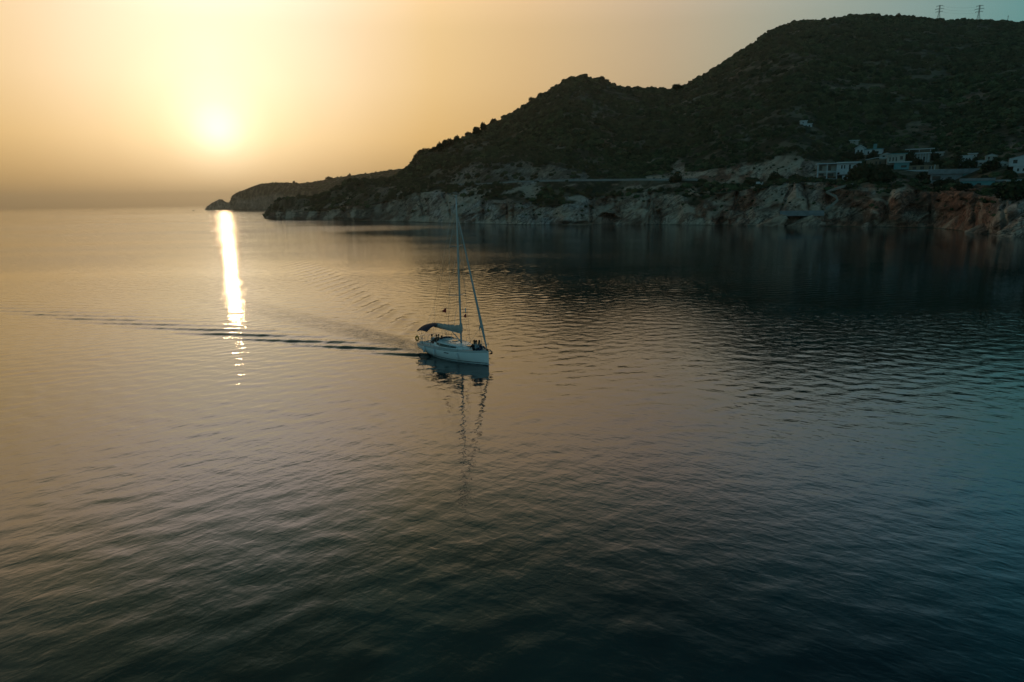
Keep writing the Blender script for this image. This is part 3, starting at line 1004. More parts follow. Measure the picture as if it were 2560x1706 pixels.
# ------------------------------------------------------------------ road, retaining wall, paths
M_asph = mat_simple("asphalt", (0.09, 0.09, 0.092), 0.9, var=.2, scale=.5)
M_conc = mat_simple("weathered concrete", (0.20, 0.21, 0.22), 0.85, var=.2, scale=.4, bump=.05)
M_wall = mat_simple("white render", (0.44, 0.46, 0.48), 0.8, var=.12, scale=.6)
M_cream = mat_simple("cream render", (0.32, 0.30, 0.27), 0.85, var=.15, scale=.6)
M_teal = mat_simple("teal painted wall", (0.09, 0.24, 0.26), 0.8, var=.15, scale=.6)
M_pane = mat_simple("dark window glass", (0.015, 0.02, 0.025), 0.15, var=.1)
M_tile = mat_simple("faded red roof tile", (0.22, 0.11, 0.08), 0.85, var=.25, scale=2)
M_stone = mat_simple("pale stone path", (0.24, 0.22, 0.19), 0.9, var=.2, scale=1)
M_steel = mat_simple("galvanised steel", (0.20, 0.21, 0.22), 0.5, metal=.6, var=.1)
M_wood = mat_simple("old timber", (0.20, 0.14, 0.09), 0.85, var=.25, scale=3)


def line_pts(L, idx, px0, px1, n, dr=0.0):
    out = []
    a0, a1 = azel(px0, 455)[0], azel(px1, 455)[0]
    for i in range(n):
        a = a0 + (a1 - a0) * i / (n - 1)
        r = np.interp(a, L.az, L.r[idx]) + dr; z = np.interp(a, L.az, L.z[idx])
        out.append(Vector((r * math.sin(a), r * math.cos(a), z)))
    return out


n_ = 150
pin = line_pts(main, 3, 960, 1752, n_, 0.6); pout = line_pts(main, 3, 960, 1752, n_, 7.6)
mb = MB(); fs = []; vs = []
for p, q in zip(pin, pout):
    zz = max(p.z, q.z) + .5
    q2 = Vector((q.x, q.y, p.z + .5)); p2_ = Vector((p.x, p.y, p.z + .5))
    vs += [p2_, q2]
mb.add(vs, [[2 * i, 2 * i + 1, 2 * i + 3, 2 * i + 2] for i in range(n_ - 1)], True)
tag(mb.build('road', M_asph), kind='structure')
# parapet / retaining wall
wl = line_pts(main, 3, 1345, 1745, 90, 0.2)
hgt = [1.2 + 3.3 * float(sstep(0, 10, i)) * float(1 - sstep(48, 78, i)) for i in range(90)]
rings = [[(p.x, p.y, p.z - h - .5), (p.x, p.y, p.z + 1.3), (p.x * 1.0012, p.y * 1.0012, p.z + 1.3), (p.x * 1.0012, p.y * 1.0012, p.z - h)] for p, h in zip(wl, hgt)]
M_para = mat_simple("pale concrete parapet", (0.27, 0.26, 0.25), 0.85, var=.15, scale=.3)
o = MB().loft(rings, smooth=False).build('retaining_wall', M_para)
tag(o, 'long grey concrete retaining wall carrying the coast road', 'wall')
wl = line_pts(main, 3, 1145, 1335, 50, 0.3)
rings = [[(p.x, p.y, p.z - .4), (p.x, p.y, p.z + .95), (p.x * 1.0008, p.y * 1.0008, p.z + .95), (p.x * 1.0008, p.y * 1.0008, p.z - .3)] for p in wl]
o = MB().loft(rings, smooth=False).build('parapet_wall', M_para)
tag(o, 'low pale parapet wall along the seaward edge of the coast road', 'wall')


def path(name, pts, w_, label, mat=None, lift=.5):
    P_ = [Vector(S(x, y, lift)) for x, y in pts]
    # pull slightly toward the sea so that it lies on the relief
    P_ = [Vector((p.x * .985, p.y * .985, CAM_H + (p.z - CAM_H) * .985)) for p in P_]
    rings = []
    for i, p in enumerate(P_):
        t_ = (P_[min(i + 1, len(P_) - 1)] - P_[max(i - 1, 0)]).normalized()
        s__ = Vector((t_.y, -t_.x, 0))
        if s__.length < .1: s__ = Vector((1, 0, 0))
        s__.normalize()
        n2 = s__.cross(t_).normalized()
        if n2.z < 0: n2 = -n2
        rings.append([p - s__ * w_ - n2 * 1.2, p - s__ * w_, p + s__ * w_, p + s__ * w_ - n2 * 1.2])
    o = MB().loft(rings, smooth=False).build(name, mat or M_stone)
    tag(o, kind='structure')
    return o


path('path', [(2150, 456), (2118, 464), (2100, 468), (2085, 473), (2066, 481), (2090, 491), (2094, 500), (2080, 512), (2062, 523)], .26, '')
# bathing platform
p = S(2005, 527)
o = MB()
d0 = math.atan2(p[0], p[1])
ax = Vector((math.cos(d0), -math.sin(d0), 0)); ay = Vector((math.sin(d0), math.cos(d0), 0))
c = Vector(p) - ay * 6
W_ = 90 / FPX * math.hypot(p[0], p[1]) / 2
vs = []
for zz, k in ((c.z - 2.4, 1.0), (c.z, 1.0)):
    for sxx, syy in ((-1, -1), (1, -1), (1, 1), (-1, 1)):
        vs.append(c + ax * sxx * W_ + ay * syy * 6 + Vector((0, 0, zz - c.z)))
o.add(vs, [[3, 2, 1, 0], [4, 5, 6, 7], [0, 1, 5, 4], [1, 2, 6, 5], [2, 3, 7, 6], [3, 0, 4, 7]])
tag(o.build('bathing_platform', M_conc), 'flat concrete bathing platform on the rocks below the footpath', 'platform')

# ------------------------------------------------------------------ houses


class House:
    """local frame: x to the right seen from the sea, y away from the viewer, z up; measured in metres"""

    def __init__(s, name, px, py, label, cat='house', turn=0.0, group=None, pos=None, lift=0):
        p = S(px, py) if pos is None else pos
        s.dist = math.hypot(p[0], p[1])
        s.m = s.dist / FPX          # metres per photo pixel at that distance
        az = math.atan2(p[0], p[1])
        s.root = empty(name, (p[0], p[1], p[2] + lift), -az + turn)
        tag(s.root, label, cat, group)

    def slab(s, name, x0, x1, y0, y1, z0, z1, mat, parent=None):
        k = s.m
        return MB().box((x0 * k, y0 * k, z0 * k), (x1 * k, y1 * k, z1 * k)).build(name, mat, parent or s.root)

    def walls(s, x0, x1, z0, z1, depth, mat, openings=(), y=0.0, frame=None, base=12):
        """front wall with real openings (recessed panes), side and back walls; openings (x0,x1,z0,z1) in pixels"""
        k = s.m
        mb = MB()
        xsx = sorted({x0, x1, *[o[0] for o in openings], *[o[1] for o in openings]})
        zsz = sorted({z0 - base, z1, z0, *[o[2] for o in openings], *[o[3] for o in openings]})
        for i in range(len(xsx) - 1):
            for j in range(len(zsz) - 1):
                cx, cz = (xsx[i] + xsx[i + 1]) / 2, (zsz[j] + zsz[j + 1]) / 2
                if any(o[0] < cx < o[1] and o[2] < cz < o[3] for o in openings): continue
                mb.box((xsx[i] * k, y * k, zsz[j] * k), (xsx[i + 1] * k, (y + 1.0) * k, zsz[j + 1] * k))
        mb.box((x0 * k, (y + 1.0) * k, (z0 - base) * k), ((x0 + 1) * k, (y + depth) * k, z1 * k))
        mb.box(((x1 - 1) * k, (y + 1.0) * k, (z0 - base) * k), (x1 * k, (y + depth) * k, z1 * k))
        mb.box(((x0 + 1) * k, (y + depth - 1) * k, (z0 - base) * k), ((x1 - 1) * k, (y + depth) * k, z1 * k))
        wl_ = mb.build('wall', mat, s.root)
        for o in openings:
            wd = MB()
            wd.box((o[0] * k, (y + .55) * k, o[2] * k), (o[1] * k, (y + .7) * k, o[3] * k))
            wo_ = wd.build('window' if (o[3] - o[2]) < 9 else 'door', M_pane, s.root)
            fw = max(.25, (o[1] - o[0]) * .06)
            xa, xb, za, zb = o[0] * k, o[1] * k, o[2] * k, o[3] * k
            ya, yb, g_ = (y + .35) * k, (y + .54) * k, fw * k
            q4 = lambda yy: [(xa, yy, za), (xb, yy, za), (xb, yy, zb), (xa, yy, zb), (xa + g_, yy, za + g_), (xb - g_, yy, za + g_), (xb - g_, yy, zb - g_), (xa + g_, yy, zb - g_)]
            MB().add(q4(ya) + q4(yb), [[i_, (i_ + 1) % 4, 4 + (i_ + 1) % 4, 4 + i_] for i_ in range(4)] + [[4 + i_, 4 + (i_ + 1) % 4, 12 + (i_ + 1) % 4, 12 + i_] for i_ in range(4)]).build('frame', mat, wo_)
        return wl_

    def gable(s, x0, x1, y0, y1, z0, rise, mat, over=1.0):
        k = s.m
        xm = (x0 + x1) / 2
        vs = [((x0 - over), y0 - over, z0), (xm, y0 - over, z0 + rise), ((x1 + over), y0 - over, z0),
              ((x0 - over), y1, z0), (xm, y1, z0 + rise), ((x1 + over), y1, z0)]
        vs += [(a_, b_, c_ - .7) for a_, b_, c_ in vs]
        fs = [[0, 1, 4, 3], [1, 2, 5, 4], [6, 9, 10, 7], [7, 10, 11, 8], [0, 6, 7, 1], [1, 7, 8, 2], [3, 4, 10, 9], [4, 5, 11, 10], [0, 3, 9, 6], [2, 8, 11, 5]]
        MB().add([(a_ * k, b_ * k, c_ * k) for a_, b_, c_ in vs], fs).build('roof', mat, s.root)
        MB().add([((x0 + .2) * k, (y0 + .4) * k, (z0 - .8) * k), ((x1 - .2) * k, (y0 + .4) * k, (z0 - .8) * k), (xm * k, (y0 + .4) * k, (z0 + rise - 1) * k)], [[0, 1, 2]]).build('gable_wall', M_wall, s.root)


# white villa: open concrete frame on the left, white block with windows on the right
h = House('villa', 2100, 446, 'white flat roofed villa with an open two storey frame on the cliff', 'house', turn=.12)
for x in (-47.5, -28.5, -8.5):
    h.slab('column', x, x + 2.2, -2, 0, -2, 31, M_wall)
h.slab('beam', -47, -8, -1.7, -.3, 13.5, 15, M_wall)
h.slab('roof_slab', -49, -5, -3, 26, 31, 33.2, M_wall)
h.slab('floor_slab', -49, -6, -4, 26, -3, 0, M_conc)
h.walls(-46, -7, 0, 31, 14, M_cream, [(-43, -36, 17, 28), (-25, -18, 17, 28), (-43, -32, 2, 12), (-26, -12, 2, 12)], y=9)
h.walls(-6, 35, 14, 31, 22, M_wall, [(0, 3.5, 20, 28), (6, 9, 20, 28), (15.5, 20, 14.5, 29)], y=-1, base=1)
h.slab('roof', -8, 40, -5, 24, 31.2, 34.6, M_wall)
h.slab('terrace_parapet', -3, 47, -11, -9.8, 8, 15, M_wall)
h.slab('terrace', -6, 48, -9.7, 0, 6.5, 8.2, M_conc)
h.slab('retaining_wall', 3, 48, -11, -9.9, -2, 5.2, M_wall)
h.slab('buttress', 4, 32, -10.8, -9.8, -16, -2.1, M_wall)

# gable house above
h = House('gable_house', 2160, 385, 'white gabled house partly hidden by trees above the cliff villa', turn=-.2)
h.walls(-18, 0, 0, 12, 14, M_wall, [(-14, -10, 3, 9), (-7, -3, 3, 9)])
h.gable(-18, 0, 0, 14, 12, 7, M_wall, 2)
h.walls(1, 34, -4, 8, 16, M_wall, [(6, 10, -1, 5), (14, 18, -1, 5), (23, 28, -1, 5)], y=2)
h.slab('roof', 0, 35, 1, 19, 8.1, 10, M_teal)
h.slab('chimney', 16, 22, 6, 11, 10, 20, M_teal)

h = House('hut', 2136, 357, 'small pale hut highest above the white gabled house', turn=.2)
h.walls(-8, 8, 0, 4, 8, M_cream, [(-2, 2, .5, 3)])
h.slab('roof', -10, 10, -1, 9, 4.1, 5.4, M_wall)

h = House('bungalow', 2193, 412, 'dark bungalow with a thin white sloping roof edge behind the round bush', turn=.1)
h.walls(-20, 14, -4, 11, 16, M_wood, [(-4, 0, 0, 7), (3, 7, 0, 7)])
k = h.m
MB().add([(-24 * k, -2 * k, 11.2 * k), (0, -2 * k, 15.5 * k), (18 * k, -2 * k, 14.5 * k), (-24 * k, 16 * k, 11.2 * k), (0, 16 * k, 15.5 * k), (18 * k, 16 * k, 14.5 * k),
          (-24 * k, -2 * k, 10 * k), (0, -2 * k, 14.3 * k), (18 * k, -2 * k, 13.3 * k)],
         [[0, 1, 4, 3], [1, 2, 5, 4], [0, 6, 7, 1], [1, 7, 8, 2]]).build('roof', M_wall, h.root)

h = House('terraced_house', 2248, 424, 'pale teal two level house with a long balcony right of the round bush', turn=.08)
h.walls(-24, 10, 14, 32, 14, M_cream, [(-20, -17, 17, 26), (-14, -11, 17, 26), (-8, -5, 17, 26), (0, 6, 20, 28)], y=8, base=4)
h.walls(-10, 18, 0, 14, 16, M_teal, [(2, 14, 3, 9)], y=0)
h.slab('balcony', -20, 22, -2, 8, 14.1, 16, M_wall)
h.slab('roof', -24, 14, 7, 24, 32.1, 33.8, M_teal)

h = House('canopy', 2300, 380, 'thin flat white canopy roof on slim posts at the top of the village', 'canopy')
for x in (-20, -2, 18):
    h.slab('post', x, x + .9, 0, .9, -6, 5, M_wall)
h.slab('roof', -28, 26, -2, 8, 5, 6.6, M_wall)

h = House('columned_house', 2305, 404, 'house with a row of tall narrow white columns below the flat canopy')
h.walls(-16, 14, -3, 16, 12, M_cream, [(-10, -4, 0, 10), (0, 7, 0, 10)], y=4)
for x in (-15, -10, -5, 0, 5, 10):
    h.slab('column', x, x + 1.3, 0, 1.3, -3, 16, M_wall)
h.slab('roof', -14, 16, -1, 16, 16.1, 18, M_wall)

h = House('terrace_house', 2318, 430, 'dark open house above a long white terrace slab')
h.slab('terrace_slab', -46, 36, -6, 8, 1, 4.2, M_wall)
h.walls(-34, 20, 4.3, 14, 12, M_wood, [(-28, -20, 5, 12), (-14, -6, 5, 12), (2, 10, 5, 12)], y=5, base=0)
h.slab('column', 12, 13.5, -4, -2.5, 4.3, 14, M_wall)
h.slab('column', 6, 7, -4, -3, 4.3, 11, M_wall)
h.slab('foundation', -30, 26, -3, 7, -9, .9, M_conc)

h = House('concrete_house', 2382, 453, 'long low concrete house with a teal garage wall and flat roof', turn=.05)
h.walls(-40, -19, 0, 14, 18, M_conc, [(-38, -21, 1, 12)])
h.walls(-18.9, 16, 0, 14, 18, M_conc, [(-10, -2, 4, 9)])
h.slab('garage_wall', 17, 44, -.5, 1.5, -8, 14, M_teal)
h.slab('roof_parapet', -45, 49, -3, 20, 14.1, 24, M_conc)
h.slab('corner_post', 50, 52.5, -2, 0, 0, 20, M_cream)

h = House('annex', 2450, 464, 'low teal grey annex at the right end of the concrete house', turn=.05)
h.walls(-34, 24, -6, 9, 14, M_teal, [(-24, -14, -3, 5), (-6, 2, -3, 5)])
h.slab('roof', -36, 25, -2, 16, 9.1, 14.5, M_conc)

h = House('cottage', 2412, 409, 'small white cottage with many posts between tall dark trees', turn=.1)
h.walls(-8, 12, -2, 14, 10, M_wall, [(-5, -2, 6, 11), (1, 4, 6, 11), (6, 9, 6, 11), (2, 6, -1, 3)])
h.slab('roof', -10, 14, -1, 11, 14.1, 15.8, M_wall)

h = House('cottage', 2452, 413, 'wide cream cottage with a low pitched roof in mid village')
h.walls(-20, 20, -2, 6, 12, M_cream, [(-14, -9, 1, 4.5), (-3, 2, 1, 4.5), (9, 14, 1, 4.5)])
h.gable(-20, 20, 0, 12, 6, 4, M_wall, 1.5)

h = House('cottage', 2505, 416, 'cream cottage with a steep left roof edge next to the arched house', turn=-.15)
h.walls(-13, 13, -2, 6, 12, M_cream, [(-8, -4, 1, 4), (3, 7, 1, 4)])
h.gable(-13, 13, 0, 12, 6, 5, M_cream, 1.5)

h = House('arched_house', 2550, 434, 'large white three level house at the right edge with dark openings', turn=-.1)
h.walls(-20, 28, 14, 30, 18, M_wall, [(-14, -6, 19, 27), (4, 9, 20, 27), (14, 19, 20, 27)], base=0)
h.walls(-12, 28, -6, 13.9, 18, M_wall, [(-6, -2, 4, 10), (3, 7, 4, 10), (12, 16, 4, 10), (21, 25, 4, 10), (-4, 0, -5, 0), (8, 12, -5, 0)], y=1, base=8)
h.gable(-20, 28, 0, 18, 30, 7, M_tile, 2)

h = House('shed', 2495, 457, 'low grey shed with a thin pale roof below the arched house', 'shed')
h.walls(-20, 14, -2, 4, 8, M_conc, [(-10, -4, 0, 3)])
h.slab('roof', -22, 16, -1, 9, 4.1, 5.4, M_wall)
h = House('shed', 2536, 458, 'low white shed close to the right edge under the arched house', 'shed', turn=.1)
h.walls(-13, 13, -2, 5, 8, M_wall, [(-4, 0, 0, 4)])
h.slab('roof', -15, 15, -1, 9, 5.1, 6.5, M_wall)

h = House('hillside_house', 2018, 320, 'small white house alone high on the hillside above the village', turn=.2)
h.walls(-8, 10, -2, 8, 12, M_wall, [(-4, -1, 2, 6), (3, 6, 2, 6)])
h.walls(-14, 0, 8.1, 15, 9, M_wall, [(-10, -7, 10, 13)], y=3, base=0)
h.slab('roof', -15, 1, 2, 13, 15.1, 16.5, M_wall)
h.slab('roof', .2, 11, -1, 13, 8.1, 9.4, M_wall)

for (px, py, w_, hgt_, lb, gb) in (
        (2346, 392, 18, 8, 'tiny pale house tucked between the flat canopy and the tall cypress', 0),
        (2478, 400, 20, 8, 'tiny cream house above the gap between the two cream cottages', 1),
        (2536, 408, 18, 7, 'tiny pale house just above the arched white house', 1),
        (2432, 394, 14, 7, 'tiny white house above the slim dark tree', 0),
        (2216, 396, 26, 8, 'small house with a reddish pitched roof behind the dark bungalow', 2)):
    h = House('village_house', px, py, lb, turn=.1)
    h.walls(-w_ / 2, w_ / 2, -1, hgt_, 10, M_cream, [(-w_ * .3, -w_ * .12, 2, hgt_ - 2), (w_ * .1, w_ * .28, 2, hgt_ - 2)])
    if gb: h.gable(-w_ / 2, w_ / 2, 0, 10, hgt_, 4.5, M_tile if gb == 2 else M_cream, 1.2)
    else: h.slab('roof', -w_ / 2 - 1.5, w_ / 2 + 1.5, -1, 11, hgt_ + .1, hgt_ + 1.6, M_wall)

# panel van and small shelter on the bench
h = House('panel_van', 1897, 466, 'small white panel van parked under the dark tree on the cliff bench', 'van', turn=.1, lift=.4)
k = h.m
mbv = MB()
mbv.loft([[(x * k, y0 * k, 1.2 * k), (x * k, y0 * k, zt * k), (x * k, (y0 + 5) * k, zt * k), (x * k, (y0 + 5) * k, 1.2 * k)] for x, zt, y0 in ((-6, 7.6, 0), (-5.6, 8.4, 0), (1.8, 8.4, 0), (3.4, 5.6, 0), (6, 5, 0), (6.2, 1.8, 0))], closed=True, cap=True, smooth=False)
mbv.build('body', M_wall, h.root)
for x in (-3.6, 3.6):
    for y in (-.1, 4.3):
        MB().tube([(x * k, y * k, 1.2 * k), (x * k, (y + .8) * k, 1.2 * k)], 1.25 * k, 12).build('wheel', M_pane, h.root)
MB().box((2.0 * k, -.08 * k, 4.6 * k), (3.2 * k, .05 * k, 6.4 * k)).build('window', M_pane, h.root)
h = House('utility_cabinet', 1906, 465, 'narrow white cabinet beside the parked panel van', 'cabinet', lift=.2)
k = h.m
MB().box((-1.2 * k, 0, 0), (1.2 * k, 2 * k, 7 * k)).box((-1.4 * k, -.2 * k, 7 * k), (1.4 * k, 2.2 * k, 7.6 * k)).build('body', M_wall, h.root)
MB().box((-.9 * k, -.15 * k, .8 * k), (.9 * k, -.02 * k, 6.4 * k)).build('door', M_cream, h.root)


# bigger trees between the houses
for i, (px, py, hh, ww, lb, kd) in enumerate([
        (2395, 424, 36, 26, 'tall dark cypress like tree between the village cottages', 'pine'),
        (2425, 424, 22, 22, 'rounded dark tree right of the tall village cypress', 'round'),
        (2478, 426, 22, 26, 'spreading tree in front of the wide cream cottage', 'round'),
        (2230, 412, 22, 22, 'dark rounded tree between the bungalow and the teal house', 'round'),
        (2268, 400, 20, 24, 'broad tree above the pale teal house', 'round'),
        (1880, 462, 18, 30, 'dark spreading tree sheltering the parked van', 'round'),
        (2165, 452, 40, 60, 'huge rounded bush on the knoll right of the cliff villa', 'round'),
        (2205, 455, 34, 46, 'second large bush on the knoll below the dark bungalow', 'round'),
        (2120, 400, 18, 24, 'tree behind the roof of the cliff villa', 'round'),
        (2520, 446, 18, 24, 'tree standing in front of the arched white house', 'round'),
        (2345, 415, 16, 20, 'small tree right of the columned house', 'round'),
        (2182, 396, 16, 18, 'tree hiding the right end of the white gabled house', 'round'),
        (2148, 396, 14, 16, 'tree in front of the gable of the white gabled house', 'round'),
        (2290, 416, 16, 22, 'tree between the teal house and the columned house', 'round'),
        (2330, 398, 14, 20, 'tree right under the thin flat canopy roof', 'round'),
        (2438, 412, 16, 14, 'slim dark tree left of the wide cream cottage', 'tall'),
        (2490, 410, 14, 14, 'dark tree between the two cream cottages', 'round'),
        (2362, 470, 20, 34, 'low bush under the front of the concrete house', 'round'),
        (2412, 476, 16, 30, 'low bush under the teal garage wall', 'round'),
        (2530, 424, 14, 14, 'tree overlapping the left side of the arched house', 'round'),
        (2310, 446, 14, 26, 'bush below the long white terrace slab', 'round'),
        (2004, 332, 12, 16, 'bush just below the lone hillside house', 'round'),
        (1690, 455, 18, 26, 'bush on the road bench above the tall dark cleft', 'round'),
        (1985, 452, 16, 30, 'bush on the bench left of the cliff villa', 'round'),
        (1940, 452, 20, 26, 'dark bush between the parked van and the cliff villa', 'round'),
        (2540, 500, 44, 60, 'bright green bush on the cliff edge at the right', 'round')]):
    tree(px, py, hh, lb, kd, seed=120 + i, width=ww, group='trees around the village')


M_bould = mat_simple("pale shore rock", (0.26, 0.22, 0.19), 0.95, var=.35, scale=.6, bump=.2)
M_bould2 = mat_simple("reddish shore rock", (0.20, 0.12, 0.09), 0.95, var=.35, scale=.6, bump=.2)
for i, (x0, x1, y0, y1, mm, lb) in enumerate([
        (1532, 1622, 563, 521, M_bould, 'large pale slab of rock sloping into the sea beside the wide cave'),
        (1660, 1692, 562, 545, M_bould, 'pale boulder at the water just right of the tall dark cleft'),
        (1700, 1722, 563, 546, M_bould, 'small pale boulder between the tall cleft and the red cliff'),
        (1828, 1874, 565, 541, M_bould2, 'rounded pink boulder at the foot of the dark red cliff'),
        (1892, 1962, 567, 530, M_bould, 'big pale rock rising from the water left of the bathing platform'),
        (1968, 2052, 567, 534, M_bould, 'long pale rock under the bathing platform'),
        (2148, 2178, 569, 553, M_bould, 'small pale boulder at the water line below the cliff villa'),
        (2420, 2490, 584, 548, M_bould2, 'broad reddish rock spur near the right end of the shore'),
        (2490, 2575, 592, 545, M_bould, 'pale ribbed rock closest to the right edge of the shore')]):
    g = ground((x0 + x1) / 2, y0)
    dist = math.hypot(g[0], g[1]); k = dist / FPX
    az = math.atan2(g[0], g[1])
    n = 13
    import bmesh
    bm = bmesh.new(); bmesh.ops.create_icosphere(bm, subdivisions=4, radius=1.0)
    VV = np.array([v.co[:] for v in bm.verts])
    nz = fbm(VV[:, 0] * 1.3 + i * 7, VV[:, 1] * 1.3, VV[:, 2] * 1.3, 4, .55); nr = np.abs(fbm((VV[:, 2] - VV[:, 0] * .6) * 3 + i, VV[:, 1] * 1.2, i * 3.3, 3) - .5)
    rr = .72 + .75 * (nz - .35) - .5 * nr
    VV = VV * rr[:, None]
    sx_, sz_ = (x1 - x0) / 2 * k * 1.12, (y0 - y1) * k * .95
    skew = .5 * VV[:, 2]
    co = np.stack([(VV[:, 0] + skew * .6) * sx_, VV[:, 1] * min(sx_, 9) , VV[:, 2] * sz_ * np.clip(1 + .5 * VV[:, 0], .35, 1.4)], 1)
    for v, c in zip(bm.verts, co): v.co = c
    me = bpy.data.meshes.new('boulder'); bm.to_mesh(me); bm.free()
    me.materials.append(M_land)
    for an_, vl in (('rock', 1.0), ('red', .8 if mm is M_bould2 else .12), ('cool', .1)):
        at_ = me.attributes.new(an_, 'FLOAT', 'POINT'); at_.data.foreach_set('value', [vl] * len(me.vertices))
    o = bpy.data.objects.new('boulder', me); COL.objects.link(o)
    o.location = (g[0] + math.sin(az) * min(sx_, 8) * .8, g[1] + math.cos(az) * min(sx_, 8) * .8, -.3)
    o.rotation_euler = (0, 0, -az)
    tag(o, lb, 'rock', 'rocks along the shore')

# ------------------------------------------------------------------ pylons on the ridge
def pylon(px, label):
    a, e = azel(px, 46)
    r = np.interp(a, main.az, main.r[6]) + 30
    z0 = CAM_H + r * math.tan(e) - 5
    top = CAM_H + r * math.tan(azel(px, 12.5)[1])
    root = empty('pylon', (r * math.sin(a), r * math.cos(a), z0), -a)
    tag(root, label, 'pylon', 'lattice pylons on the ridge')
    H = top - z0
    base, neck = 2.6, .7
    wdt = lambda z: base + (neck - base) * min(1, z / (H * .55))
    for sx_, sy_ in ((1, 1), (1, -1), (-1, 1), (-1, -1)):
        MB().tube([(sx_ * wdt(z), sy_ * wdt(z), z) for z in (0, H * .3, H * .55, H * .97)], .16, 5).build('leg', M_steel, root)
    br = MB()
    zs = [H * f for f in (0, .12, .23, .33, .42, .5, .57, .64, .71, .78, .85, .92, .97)]
    for z0_, z1_ in zip(zs, zs[1:]):
        a0, a1 = wdt(z0_), wdt(z1_)
        for sg in (1, -1):
            br.tube([(-a0, sg * a0, z0_), (a1, sg * a1, z1_)], .1, 4); br.tube([(a0, sg * a0, z0_), (-a1, sg * a1, z1_)], .1, 4)
            br.tube([(sg * a0, -a0, z0_), (sg * a1, a1, z1_)], .1, 4)
    br.build('lattice', M_steel, root)
    ends = []
    for zf, ln in ((.93, 3.9), (.76, 5.2), (.60, 4.2)):
        z = H * zf
        arm = MB()
        arm.tube([(-ln, 0, z), (-wdt(z), 0, z + .6), (wdt(z), 0, z + .6), (ln, 0, z)], .2, 5)
        arm.tube([(-ln, 0, z), (-wdt(z), 0, z - .5), (wdt(z), 0, z - .5), (ln, 0, z)], .18, 5)
        am = arm.build('crossarm', M_steel, root)
        for sg in (1, -1):
            MB().tube([(sg * ln, 0, z), (sg * ln, 0, z - 1.2)], .16, 6).build('insulator', M_pane, am)
            ends.append(root.location + Vector((sg * ln * math.cos(-a), sg * ln * math.sin(-a), z - 1.2)))
    return ends


eA = pylon(2346.5, 'steel lattice power pylon on the ridge, the one nearer the hilltop')
eB = pylon(2446, 'steel lattice power pylon on the ridge, the one nearer the picture edge')
off_ = Vector((eB[0] - eA[0]))
side_pts = [('between the two ridge pylons', eA, eB)]
for lvl, nm in ((0, 'highest'), (2, 'middle'), (4, 'lowest')):
    A_, B_ = eA[lvl], eB[lvl + 1]
    pts = []
    for i in range(13):
        f = i / 12
        q = A_.lerp(B_, f); q.z -= 4 * 1.4 * f * (1 - f)
        pts.append(q)
    o = MB().tube(pts, .05, 5).build('power_cable', M_steel)
    tag(o, nm + ' power cable sagging between the two ridge pylons', 'cable', 'power cables between the pylons')
p = S(2519, 54)
o = MB().tube([(p[0], p[1], p[2] - 2), (p[0], p[1], p[2] + 7)], .25, 7).box((p[0] - .8, p[1] - .1, p[2] + 5.6), (p[0] + .8, p[1] + .1, p[2] + 5.9)).build('utility_pole', M_wood)
tag(o, 'thin wooden pole on the ridge at the right edge', 'pole')

#BOAT_BEGIN
# ------------------------------------------------------------------ the sailing boat
M_gel = mat_simple("white gelcoat", (0.80, 0.81, 0.82), 0.25, var=.03, scale=1.5)
M_deck = mat_simple("off white deck", (0.62, 0.63, 0.63), 0.6, var=.06, scale=5)
M_navy = mat_simple("navy canvas", (0.012, 0.02, 0.05), 0.85, var=.25, scale=4)
M_stripe = mat_simple("navy stripe", (0.01, 0.02, 0.04), 0.3)
M_cover = mat_simple("grey beige sail cover", (0.42, 0.39, 0.36), 0.9, var=.15, scale=3, bump=.03)
M_sailc = mat_simple("furled sail cloth", (0.40, 0.38, 0.37), 0.9, var=.12, scale=5, bump=.02)
M_alu = mat_simple("anodised mast", (0.42, 0.43, 0.44), 0.4, metal=.5, var=.05)
M_inox = mat_simple("stainless tube", (0.45, 0.45, 0.44), 0.3, metal=.8, var=.05)
M_glass = mat_simple("smoked acrylic", (0.006, 0.012, 0.016), 0.12, var=.05)
M_dark = mat_simple("dark hardware", (0.02, 0.02, 0.02), 0.5, var=.1)
M_teak = mat_simple("teak", (0.22, 0.14, 0.08), 0.8, var=.2, scale=8)
M_orange = mat_simple("faded orange foam cover", (0.85, 0.34, 0.04), 0.8, var=.15, scale=6)
M_red = mat_simple("red bunting", (0.42, 0.03, 0.02), 0.85, var=.1)
M_white = mat_simple("white bunting", (0.7, 0.7, 0.7), 0.85, var=.1)
M_rope = mat_simple("rope", (0.35, 0.32, 0.28), 0.9, var=.2)
M_fender = mat_simple("fender vinyl", (0.62, 0.64, 0.66), 0.5, var=.05)

boat = empty('sailboat', (BOAT_O[0], BOAT_O[1], 0.0), BOAT_PHI)
tag(boat, 'white sailing yacht under engine with furled sails and a navy awning', 'sailboat')
BM = Matrix.Translation((BOAT_O[0], BOAT_O[1], 0)) @ Matrix.Rotation(BOAT_PHI, 4, 'Z')
XS, XB = -4.15, 4.8
ip = lambda x, kx, kv: float(np.interp(x, kx, kv))


def smooth_ip(x, kx, kv):
    i = max(0, min(len(kx) - 2, int(np.searchsorted(kx, x) - 1)))
    m_ = lambda j: (kv[min(j + 1, len(kv) - 1)] - kv[max(j - 1, 0)]) / (kx[min(j + 1, len(kx) - 1)] - kx[max(j - 1, 0)])
    h_ = kx[i + 1] - kx[i]; t_ = (x - kx[i]) / h_
    return ((2 * t_ ** 3 - 3 * t_ ** 2 + 1) * kv[i] + (t_ ** 3 - 2 * t_ ** 2 + t_) * h_ * m_(i) + (-2 * t_ ** 3 + 3 * t_ ** 2) * kv[i + 1] + (t_ ** 3 - t_ ** 2) * h_ * m_(i + 1))


